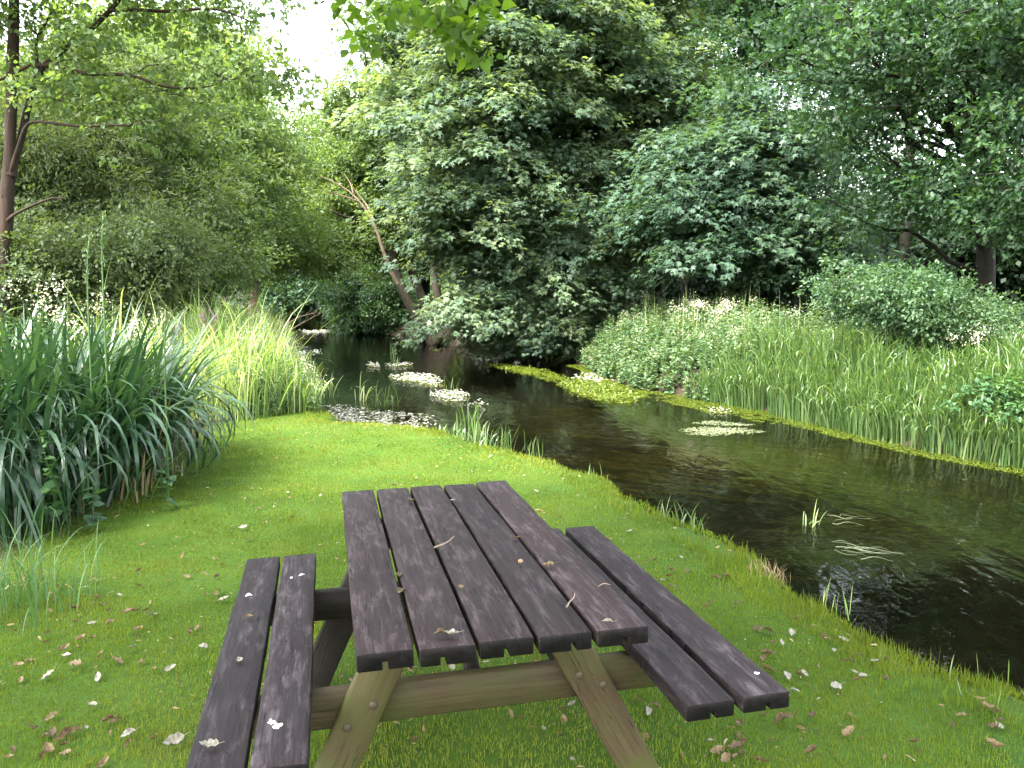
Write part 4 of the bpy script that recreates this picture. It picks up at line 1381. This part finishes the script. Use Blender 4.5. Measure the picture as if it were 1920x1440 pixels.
bag = Bag()
rng = np.random.default_rng(640)
for (u, v, su, sv, n, ln, zz) in [(1040, 805, 90, 12, 220, 1.1, -.05), (1250, 855, 170, 16, 420, 1.2, -.06), (1480, 850, 120, 12, 240, 1.1, -.05), (1330, 900, 150, 14, 200, .9, -.08), (950, 770, 80, 10, 150, 1.0, -.05),
                                  (1560, 1000, 90, 14, 260, .7, -.05), (1530, 1050, 60, 10, 300, .6, -.045), (1650, 1035, 70, 10, 100, .5, -.04), (700, 660, 60, 8, 120, 1.6, -.05), (1060, 770, 60, 10, 120, 1.0, -.06)]:
    V, FF, tt = ribbons(u, v, su, sv, n, ln, zz, .05 if v > 950 else -.55, rng)
    bag.add(V, [FF], tt)
tag(bag.build('trailing_weed', M['subweed']), 'olive weed strands trailing under the water in the current', 'water weed', None, 'stuff')
for k_, (u, v, su, sv, n, ln, dr_, lb, mt) in enumerate([
        (1500, 978, 26, 8, 36, .42, -.12, 'green weed streaming at the water surface by the pale bent blades', 'weed'),
        (1480, 1042, 34, 7, 80, .50, -.10, 'bright green weed streak streaming in the dark near water', 'weed'),
        (1600, 1030, 22, 9, 22, .36, -.35, 'pale thin blades drifting right of the bright weed streak', 'slab'),
        (1560, 972, 16, 5, 12, .32, -.15, 'silvery strap leaves drifting behind the green weed', 'slab')]):
    rng = np.random.default_rng(650 + k_)
    V, FF, tt = ribbons(u, v, su, sv, n, ln, (-.014 if mt == 'weed' else .002), dr_, rng, (.003, .008), (-.012, .014))
    c = V.mean(0)
    root = tag(empty('streaming_weed', (c[0], c[1], WL)), lb, 'water weed', 'weed streaming in the near water')
    bg = Bag()
    bg.add(V, [FF], tt)
    bg.build('strands', M[mt], root)

# bare twigs over the far water
for k, (pts, lb) in enumerate([([(535, 612, .02), (552, 598, .016), (575, 590, .012), (596, 586, .005)], 'upper pale bare twig reaching over the far water'),
                               ([(540, 622, .02), (562, 608, .016), (585, 596, .010), (605, 585, .005)], 'lower pale bare twig reaching over the far water')]):
    P = resample(np.array([[*D(u, v, 24.0), w] for u, v, w in pts]), 12)
    root = tag(empty('bare_twig', tuple(P[0, :3])), lb, 'twig', 'bare twigs by the left meadow')
    bg = Bag()
    tube(bg, P[:, :3], P[:, 3], 5)
    for t in (4, 7, 9):
        a = P[t, :3]
        tube(bg, np.array([a, a + [.12, .02, .10], a + [.22, 0, .26]]), [.006, .005, .002], 4)
    bg.build('wood', M['bark_pale'], root, True)

# ------------------------------------------------------------------ picnic table
TX, TY, YAW, TL = -.3786, 1.947, .2206, 1.7675
TA, TB = .0133, -.0087
BW, GAP = .1402, .0135
PB = {'n': [.004, -.007, -.001, -.006, -.005], 'f': [-.007, -.011, .002, -.004, .017]}
table = tag(empty('picnic_table', (TX, TY, 0), YAW), 'weathered dark wooden picnic table with attached benches on the lawn', 'picnic table')
TH = .046
rng = np.random.default_rng(700)


def tz(a, b):
    return (a - .38) * TA + (b - .9) * TB


def plank(name, a0, b0, b1, z, mat, w=BW, th=TH, groove=.62, seed=0, label=None, yaw=0.0):
    """board along local y with weathered edges and a saw groove underneath"""
    r = np.random.default_rng(seed)
    c = .0035
    g0, g1, gd = w * groove - .0075, w * groove + .0075, .021
    prof = [(c, 0), (g0, 0), (g0, gd), (g1, gd), (g1, 0), (w - c, 0), (w, c), (w, th - c), (w - c * .4, th - c * .35), (w - c, th), (w * .75, th + .0008), (w * .5, th + .001),
            (w * .25, th + .0008), (c, th), (c * .4, th - c * .35), (0, th - c), (0, c)]
    prof = np.array(prof)
    k = len(prof)
    n = 30
    ts = np.linspace(0, 1, n)
    ts = np.concatenate([[0, .0011], ts[1:-1], [.9989, 1]])
    n = len(ts)
    V = np.zeros((n, k, 3))
    wob = np.interp(ts, np.linspace(0, 1, 9), r.normal(size=9) * .0014)
    wob2 = np.interp(ts, np.linspace(0, 1, 13), r.normal(size=13) * .0011)
    tw = np.interp(ts, np.linspace(0, 1, 4), r.normal(size=4) * .006)
    for i_, t in enumerate(ts):
        sh = 1.0
        inset = .0010 if i_ in (0, n - 1) else 0
        px_ = prof[:, 0].copy()
        pz_ = prof[:, 1].copy()
        if inset:
            px_ = np.clip(px_, inset, w - inset)
            pz_ = np.where(pz_ > th * .6, pz_ - inset, pz_)
        V[i_, :, 0] = px_ + wob[i_] + r.normal() * .0002
        V[i_, :, 1] = b0 + (b1 - b0) * t + 0
        V[i_, :, 2] = pz_ + wob2[i_] + (px_ - w / 2) * tw[i_]
    # origin of the part at its near left lower corner so each board has its own grain
    V[..., 1] -= b0
    ii = np.arange(n - 1)[:, None] * k
    j = np.arange(k)[None]
    Qd = np.stack([ii + j, ii + (j + 1) % k, ii + k + (j + 1) % k, ii + k + j], -1).reshape(-1, 4)
    caps = np.array([list(range(k))[::-1], [(n - 1) * k + q_ for q_ in range(k)]])
    me = np_mesh(name, V.reshape(-1, 3), [Qd, caps], None, False)
    me.materials.append(mat)
    me.materials.append(M['end_grain'])
    for f_ in (-1, -2):
        me.polygons[len(me.polygons) + f_].material_index = 1
    o = link_mesh(name, me, None, table, True)
    o.location = (a0, b0, z + tz(a0 + w / 2, (b0 + b1) / 2) - th)
    o.rotation_euler = (math.atan(TB), -math.atan(TA), yaw)
    if label:
        o['label'] = label
    return o


tops = []
for k in range(5):
    tops.append(plank('tabletop_board', k * (BW + GAP), PB['n'][k], TL + PB['f'][k], .75, M['wood_top'], seed=710 + k, groove=[.5, .42, .5, .66, .55][k]))
LBN = 1.7308
o0 = (TL - LBN) / 2
BR, BWR, GR, HR, OR_ = 1.0334, .141, .027, .514, -.025
bench = []
bench.append(plank('bench_board', BR - GR - BWR, o0 + OR_, o0 + OR_ + LBN, HR, M['wood_bench'], BWR, seed=721, groove=.56))
bench.append(plank('bench_board', BR, o0 + OR_, o0 + OR_ + LBN, HR, M['wood_bench'], BWR, seed=722, groove=.55))
BL = -.4148
bench.append(plank('bench_board', BL, o0, o0 + LBN, .478, M['wood_bench'], seed=723))
bench.append(plank('bench_board', BL + BW + GAP, o0, o0 + LBN, .478, M['wood_bench'], seed=724))


def beam(name, p0, p1, w, th, mat, along_b=.0, seed=0, lab=None):
    """rectangular timber from p0 to p1 (local a,b,z); w = visible height, th = thickness along b"""
    r = np.random.default_rng(seed)
    p0, p1 = np.array(p0, float), np.array(p1, float)
    T = unit(p1 - p0)
    Bv = np.array([0, 1.0, 0])
    if abs(T @ Bv) > .5:
        Bv = np.array([1.0, 0, 0])
    Nn = unit(np.cross(T, Bv))
    Bv = np.cross(Nn, T)
    c = .005
    hw, ht = w / 2, th / 2
    prof = np.array([(-hw + c, -ht), (hw - c, -ht), (hw, -ht + c), (hw, ht - c), (hw - c, ht), (-hw + c, ht), (-hw, ht - c), (-hw, -ht + c)])
    n = 12
    Ln = np.linalg.norm(p1 - p0)
    V = []
    for t in np.linspace(0, 1, n):
        jit = r.normal() * .0012
        V.append(np.stack([prof[:, 0] + jit, np.full(8, t * Ln), prof[:, 1] + r.normal() * .0008], 1))
    V = np.array(V).reshape(-1, 3)
    ii = np.arange(n - 1)[:, None] * 8
    j = np.arange(8)[None]
    Qd = np.stack([ii + j, ii + 8 + j, ii + 8 + (j + 1) % 8, ii + (j + 1) % 8], -1).reshape(-1, 4)
    caps = np.array([list(range(8)), [(n - 1) * 8 + q_ for q_ in range(7, -1, -1)]])
    o = link_mesh(name, np_mesh(name, V, [Qd, caps]), mat, table, True)
    from mathutils import Matrix
    R_ = Matrix(((Nn[0], T[0], Bv[0]), (Nn[1], T[1], Bv[1]), (Nn[2], T[2], Bv[2])))
    o.matrix_local = Matrix.Translation(tuple(p0)) @ R_.to_4x4()
    return o


BNEAR, BFAR = .47, TL - .44
CA = .384
zb = .398                                         # centre of the seat bearer
seat_l, seat_r = BL + .02, BR + BWR - .02
legs = {}
for bi, b_ in enumerate((BNEAR, BFAR)):
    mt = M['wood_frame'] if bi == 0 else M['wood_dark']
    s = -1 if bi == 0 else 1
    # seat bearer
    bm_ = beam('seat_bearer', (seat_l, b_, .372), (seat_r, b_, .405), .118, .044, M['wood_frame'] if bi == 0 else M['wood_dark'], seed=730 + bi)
    # legs in front of (outside) the bearer
    lb_ = b_ + s * .0455
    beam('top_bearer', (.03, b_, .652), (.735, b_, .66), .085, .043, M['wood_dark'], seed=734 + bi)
    L1 = beam('leg', (.165, lb_, .695), (-.165, lb_, -.03), .120, .045, mt, seed=740 + bi)
    L2 = beam('leg', (.575, lb_, .700), (.965, lb_, -.03), .120, .045, mt, seed=744 + bi)
    legs[bi] = (L1, L2)
    # coach bolts
    for lg, tt in ((L1, ((.36, .02), (.47, -.025))), (L2, ((.34, -.02), (.43, .03)))):
        for t_, off in tt:
            bgq = Bag()
            a = np.arange(12) / 12 * 2 * np.pi
            rings = [(.0135, 0.0), (.0135, .002), (.011, .0045), (.006, .006), (.0005, .0065)]
            V = np.concatenate([np.stack([rr * np.cos(a), rr * np.sin(a), np.full(12, zz)], 1) for rr, zz in rings])
            ii = np.arange(4)[:, None] * 12
            j = np.arange(12)[None]
            Qd = np.stack([ii + j, ii + (j + 1) % 12, ii + 12 + (j + 1) % 12, ii + 12 + j], -1).reshape(-1, 4)
            bgq.add(V, [Qd])
            bo = bgq.build('bolt_head', M['bolt'], lg, True, True)
            sgn = float(s)
            if s < 0:
                bo.rotation_euler = (math.pi, 0, 0)
            Ll = .8
            bo.location = (off, t_ * Ll + .02, sgn * .0226)
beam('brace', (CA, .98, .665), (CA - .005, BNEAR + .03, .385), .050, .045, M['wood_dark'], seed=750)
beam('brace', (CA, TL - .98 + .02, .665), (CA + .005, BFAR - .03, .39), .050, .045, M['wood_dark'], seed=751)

# bird droppings are stuck to their boards


def splat(board, x, y, r0, seed):
    r = np.random.default_rng(seed)
    a = np.arange(14) / 14 * 2 * np.pi
    rr = r0 * (1 + .35 * r.normal(size=14))
    V = [np.stack([rr * np.cos(a), rr * 1.3 * np.sin(a), np.zeros(14)], 1), np.stack([.6 * rr * np.cos(a), .78 * rr * np.sin(a), np.full(14, .0022)], 1)]
    V = np.concatenate(V)
    j = np.arange(14)
    Qd = np.stack([j, (j + 1) % 14, 14 + (j + 1) % 14, 14 + j], 1)
    me = np_mesh('bird_dropping', V, [Qd, np.array([list(range(14, 28))])], None, True)
    o = link_mesh('bird_dropping', me, M['dropping'], board, True)
    o.location = (x, y, TH + .0022)
    return o


splat(bench[3], .055, .20, .012, 1)
splat(bench[3], .040, .225, .010, 2)
splat(bench[3], .085, 1.45, .009, 3)
splat(bench[3], .045, 1.42, .006, 4)
splat(bench[2], .045, 1.26, .011, 5)
splat(bench[1], .11, .12, .006, 6)


# ------------------------------------------------------------------ fallen leaves, twigs, nut
def leaf_mesh(name, seed, length, width, curl, fold, ragged=.06, shape=0):
    r = np.random.default_rng(seed)
    nu, nv = 7, 11
    t = np.linspace(0, 1, nv)
    prof = np.sin(np.pi * np.clip(t, .02, .99) ** (.8 if shape == 0 else 1.15)) ** .8
    prof[0] = .05
    prof[-1] = .03
    V = np.zeros((nv, nu, 3))
    ce = r.normal(size=3) * .25
    for a in range(nv):
        rg = 1 + ragged * r.normal()
        for c_ in range(nu):
            s = (c_ / (nu - 1) * 2 - 1)
            x = s * width / 2 * prof[a] * rg
            th = s * fold * prof[a]
            X = math.sin(th) / max(fold, 1e-3) * width / 2 if fold > .05 else x
            Z = (1 - math.cos(th)) / max(fold, 1e-3) * width / 2 if fold > .05 else 0
            yy = (t[a] - .5) * length
            cu = curl * (1 + ce[0] * s)
            ph = (t[a] - .5) * cu
            Y = math.sin(ph) / cu * length if abs(cu) > .05 else yy
            Zc = (1 - math.cos(ph)) / cu * length if abs(cu) > .05 else 0
            V[a, c_] = (X, Y, Z + Zc + .004 * r.normal() * prof[a] * (abs(s) > .6))
    n0 = nu * nv
    i_ = (np.arange(nv - 1)[:, None] * nu + np.arange(nu - 1)[None])
    Qd = np.stack([i_, i_ + 1, i_ + nu + 1, i_ + nu], -1).reshape(-1, 4)
    V = V.reshape(-1, 3)
    # stalk
    b = V[nu // 2]
    st = np.array([b, b + [.002, -length * .18, .004], b + [-.003, -length * .34, .010]])
    bg = Bag()
    bg.add(V, [Qd], np.clip(.5 + r.normal(size=len(Qd)) * .22, 0, 1))
    tube(bg, st, [.0012, .001, .0008], 4, .3)
    V = np.concatenate(bg.V)
    V[:, 2] -= V[:, 2].min()
    ks = sorted(bg.F)
    return np_mesh(name, V, [np.concatenate(bg.F[k]) for k in ks], np.concatenate([np.concatenate(bg.T[k]) for k in ks]), True)


KINDS = {
    'brown': ('deadleaf_brown', [leaf_mesh('dead_leaf', 800 + k, .070, .042, c, f) for k, (c, f) in enumerate([(1.6, 1.1), (2.4, .7), (.8, 1.6), (-1.2, 1.0)])]),
    'tan': ('deadleaf_tan', [leaf_mesh('dead_leaf', 810 + k, .064, .038, c, f) for k, (c, f) in enumerate([(1.4, 1.2), (2.0, 1.4), (.6, .9)])]),
    'pale': ('deadleaf_pale', [leaf_mesh('dead_leaf', 820 + k, .062, .036, c, f) for k, (c, f) in enumerate([(.7, .5), (1.1, .8), (-.6, .5)])]),
    'dark': ('deadleaf_dark', [leaf_mesh('dead_leaf', 830 + k, .060, .036, c, f) for k, (c, f) in enumerate([(2.2, 1.5), (1.4, 1.8), (2.8, 1.0)])]),
}
for kk, (mt, ms) in KINDS.items():
    for me in ms:
        me.materials.append(M[mt])


def put_leaf(kind, i_, loc, rz, tilt, scale, label, group):
    o = bpy.data.objects.new('dead_leaf', KINDS[kind][1][i_ % len(KINDS[kind][1])])
    COL.objects.link(o)
    o.location = loc
    o.rotation_euler = (tilt[0], tilt[1], rz)
    o.scale = (scale, scale, scale)
    tag(o, label, 'leaf', group)
    return o


rng = np.random.default_rng(850)
# traced leaves (photograph pixels -> lawn), then scattered ones
traced = [(1565, 1290, 'pale', 1.3), (1660, 1275, 'dark', 1.2), (1590, 1375, 'tan', 1.3), (1470, 1355, 'brown', 1.5), (1520, 1410, 'brown', 1.1), (1715, 1395, 'dark', 1.1), (1865, 1400, 'tan', 1.3),
          (1850, 1325, 'tan', 1.3), (1440, 1255, 'brown', 1.2), (1475, 1268, 'pale', 1.0), (1440, 1225, 'brown', 1.3), (1465, 1207, 'pale', .9), (1545, 1195, 'dark', 1.1), (1595, 1238, 'dark', 1.1),
          (1660, 1230, 'brown', 1.1), (1435, 1185, 'brown', 1.2), (1580, 1195, 'pale', 1.1), (1225, 1050, 'brown', 1.1), (1260, 1070, 'dark', 1.0), (1290, 1075, 'brown', 1.0), (1360, 1080, 'brown', 1.1),
          (1325, 1140, 'tan', 1.1), (1240, 1090, 'pale', .9), (1180, 995, 'pale', .9), (1380, 1405, 'brown', 1.4), (1345, 1410, 'tan', 1.1), (1360, 1430, 'tan', 1.1), (1520, 1345, 'dark', 1.0),
          (150, 1190, 'tan', 1.3), (120, 1210, 'tan', 1.3), (140, 1240, 'tan', 1.3), (220, 1232, 'tan', 1.5), (250, 1210, 'pale', 1.0), (185, 1262, 'pale', 1.2), (90, 1262, 'pale', 1.2), (320, 1247, 'pale', 1.1),
          (240, 1375, 'pale', 1.3), (325, 1392, 'pale', 1.5), (120, 1375, 'brown', 1.5), (90, 1405, 'tan', 1.4), (195, 1430, 'tan', 1.4), (95, 1340, 'tan', 1.2), (260, 1170, 'tan', 1.2), (240, 1140, 'tan', 1.2),
          (285, 1145, 'pale', 1.1), (200, 1350, 'dark', 1.1), (175, 1320, 'pale', 1.1), (310, 1085, 'tan', 1.2), (135, 1130, 'dark', 1.2), (180, 1112, 'dark', 1.0), (420, 1118, 'pale', 1.2), (380, 1208, 'pale', 1.1),
          (410, 1105, 'brown', 1.1), (405, 1075, 'dark', 1.1), (350, 1075, 'tan', 1.0), (455, 990, 'pale', 1.1), (465, 1010, 'pale', 1.0), (460, 937, 'tan', 1.0), (485, 953, 'tan', 1.0), (415, 1055, 'tan', .9),
          (510, 925, 'pale', .9), (540, 925, 'pale', .9), (600, 930, 'pale', .9), (780, 895, 'pale', .9), (710, 835, 'dark', .9), (920, 855, 'pale', .9), (1005, 920, 'pale', .9), (940, 850, 'tan', .8),
          (925, 1290, 'tan', 1.1), (850, 1255, 'pale', .9), (960, 1265, 'tan', 1.2), (930, 1265, 'tan', 1.2), (1000, 1265, 'dark', 1.1), (1215, 1335, 'pale', 1.0), (1230, 1330, 'brown', 1.1), (1060, 1350, 'tan', 1.0)]


def zone(u, v):
    if u > 1000 and v > 880:
        return 'between the right bench and the stream'
    if u < 640 and v > 1030:
        return 'left of the table'
    if v < 1100:
        return 'beyond the table'
    return 'under the table'


WORD = {'brown': 'curled brown dead leaf', 'tan': 'dry tan dead leaf', 'pale': 'pale silvery fallen leaf', 'dark': 'shrivelled dark dead leaf'}
GRP = {'brown': 'brown dead leaves on the lawn', 'tan': 'tan dead leaves on the lawn', 'pale': 'pale fallen leaves on the lawn', 'dark': 'dark dead leaves on the lawn'}


def lawn_leaf(u, v, kd, sc):
    g = G(u, v, .02)
    z = zt(g[0], g[1])
    put_leaf(kd, int(rng.integers(9)), (g[0], g[1], z + .012 + .012 * rng.random()), rng.random() * 6.28, rng.normal(size=2) * .3, sc * rng.uniform(.65, .95),
             WORD[kd] + ' lying on the lawn ' + zone(u, v), GRP[kd] + ' ' + zone(u, v))


for u, v, kd, sc in traced:
    lawn_leaf(u, v, kd, sc)
cnt = 0
cl = [(150, 1220), (250, 1150), (130, 1380), (1400, 1390), (1500, 1240), (1640, 1260), (950, 1270), (430, 1090), (1830, 1330), (1250, 1070), (480, 960)]
while cnt < 205:
    u, v = rng.uniform(10, 1900), 800 + 630 * rng.random() ** .75
    if cnt % 5 < 2 and cnt < 150:
        cu = cl[int(rng.integers(len(cl)))]
        u, v = cu[0] + 45 * rng.normal(), cu[1] + 28 * rng.normal()
    if not 5 < u < 1915 or v > 1438:
        continue
    g = G(u, v)
    dl, dr, ins = field(np.array([g[0]]), np.array([g[1]]))
    le = np.interp(g[1], [-5, 4.5, 6.2, 8.2, 10.2, 11, 12], [-4, -2.7, -2.8, -3.0, -3.3, -3.1, -2.8])
    if ins[0] or dl[0] < .12 or dl[0] > dr[0] or g[0] < le or g[1] > 10.6:
        continue
    kd = rng.choice(['brown', 'tan', 'pale', 'dark'], p=[.3, .32, .16, .22])
    lawn_leaf(u, v, kd, rng.uniform(.5, 1.0) if v > 950 else rng.uniform(.45, .75))
    cnt += 1


def on_table(u, v, z):
    for _ in range(3):
        g = G(u, v, z)
        ca, sa = math.cos(YAW), math.sin(YAW)
        a = (g[0] - TX) * ca + (g[1] - TY) * sa
        b_ = -(g[0] - TX) * sa + (g[1] - TY) * ca
        z2 = z + tz(a, b_)
        g = G(u, v, z2)
    return g


for u, v, h, kd, i_, rz, sc, lb in [
        (738, 911, .75, 'tan', 1, 1.2, .62, 'curled tan leaf on the far end of the tabletop'),
        (770, 940, .75, 'brown', 0, .4, .75, 'folded brown leaf across the second gap of the tabletop'),
        (848, 940, .75, 'pale', 0, 2.2, .42, 'tiny pale leaf beside the third gap of the tabletop'),
        (748, 1080, .74, 'brown', 2, .2, .60, 'orange brown leaf stuck in the first gap of the tabletop, upper one'),
        (753, 1110, .74, 'brown', 3, -.3, .58, 'orange brown leaf stuck in the first gap of the tabletop, lower one'),
        (864, 1102, .75, 'tan', 2, .1, .50, 'yellowish leaf standing in the second gap of the tabletop'),
        (968, 1010, .75, 'dark', 1, 1.0, .62, 'dark twisted leaf at the fourth gap of the tabletop'),
        (1027, 1061, .75, 'tan', 0, 1.5, .68, 'ribbed tan leaf on the fifth tabletop board'),
        (1138, 1167, .75, 'pale', 2, 1.4, .50, 'whitish leaf at the near right end of the tabletop'),
        (846, 1190, .75, 'pale', 1, 1.3, .72, 'cream leaf at the near end of the second tabletop board'),
        (826, 1190, .75, 'brown', 3, 1.5, .55, 'dark brown leaf tucked under the cream leaf'),
        (468, 1158, .478, 'tan', 1, .9, .62, 'curled leaf on the outer board of the left bench'),
        (449, 1240, .478, 'pale', 0, .5, .58, 'small oval leaf in the middle of the left bench'),
        (392, 1401, .478, 'pale', 0, 1.4, .88, 'big cream oval leaf on the near end of the left bench')]:
    g = on_table(u, v, h)
    put_leaf(kd, i_, (g[0], g[1], g[2] + .002), rz, (0, 0), sc * 1.0, lb, None)


def twig(label, pts, h, rad=.0035):
    P = np.array([on_table(u, v, h) + [0, 0, rad + .0015 + lift] for u, v, lift in pts])
    root = tag(empty('twig', tuple(P[0])), label, 'twig')
    bg = Bag()
    Q_ = resample(np.concatenate([P, np.full((len(P), 1), rad)], 1), 9)
    tube(bg, Q_[:, :3], np.linspace(rad, rad * .5, 9), 6)
    bg.build('wood', M['bark_pale'], root, True)


twig('pale crooked twig lying across the third tabletop board', [(814, 1029, 0), (832, 1024, .002), (843, 1018, .002), (851, 1011, .006)], .75)
twig('short forked twig at the near end of the fourth tabletop board', [(1062, 1142, 0), (1068, 1132, .002), (1073, 1127, .003), (1079, 1127, .002), (1077, 1123, .012)], .75, .0028)
twig('very thin dry stalk near the right end of the tabletop', [(1122, 1101, 0), (1132, 1097, .003), (1145, 1099, .001)], .75, .0018)
g = on_table(976, 1057, .75)
bg = Bag()
a = np.linspace(-np.pi / 2, np.pi / 2, 9)
tube(bg, np.stack([np.sin(a) * .0085, 0 * a, 0 * a], 1), np.maximum(np.cos(a), .03) * .0075, 10)
o = bg.build('nut', M['nut'], None, True)
o.location = (g[0], g[1], g[2] + .0085)
tag(o, 'small round brown nut on the fourth tabletop board', 'nut')

# ------------------------------------------------------------------ camera, light, world
cam = bpy.data.cameras.new('camera')
cam.sensor_width = 36
cam.lens = F / 1920 * 36
cam.clip_start = .05
cam.clip_end = 1500
co = bpy.data.objects.new('camera', cam)
co.location = (0, 0, CAMH)
co.rotation_euler = (math.pi / 2 - PITCH, 0, 0)
COL.objects.link(co)
SC.camera = co

AZ, EL = math.radians(-132), math.radians(56)       # azimuth from +Y toward +X
sd = np.array([math.sin(AZ) * math.cos(EL), math.cos(AZ) * math.cos(EL), math.sin(EL)])
sun = bpy.data.lights.new('sun', 'SUN')
sun.energy = 1.25
sun.angle = math.radians(10)
sun.color = (1.0, .95, .86)
so = bpy.data.objects.new('sun', sun)
from mathutils import Vector
so.rotation_euler = Vector(tuple(sd)).to_track_quat('Z', 'Y').to_euler()
so.location = (0, 0, 30)
COL.objects.link(so)

w = bpy.data.worlds.new('World')
SC.world = w
w.use_nodes = True
nt = w.node_tree
bgn = nt.nodes['Background']
sky = nt.nodes.new('ShaderNodeTexSky')
sky.sky_type = 'NISHITA'
sky.sun_disc = False
sky.sun_elevation = EL
sky.sun_rotation = AZ
sky.air_density = 1.2
sky.dust_density = 4.0
sky.ozone_density = 1.0
hs = nt.nodes.new('ShaderNodeHueSaturation')
hs.inputs['Saturation'].default_value = .35
nt.links.new(sky.outputs[0], hs.inputs['Color'])
nt.links.new(hs.outputs[0], bgn.inputs[0])
bgn.inputs[1].default_value = .15

SC.view_settings.view_transform = 'Standard'
SC.view_settings.look = 'None'
SC.view_settings.exposure = 3.42
SC.view_settings.gamma = 1.0
SC.render.engine = 'CYCLES'
SC.cycles.max_bounces = 10
SC.cycles.diffuse_bounces = 4
SC.cycles.glossy_bounces = 3
SC.cycles.transmission_bounces = 6
SC.cycles.transparent_max_bounces = 10
SC.cycles.caustics_reflective = False
SC.cycles.caustics_refractive = False
SC.cycles.sample_clamp_indirect = 4
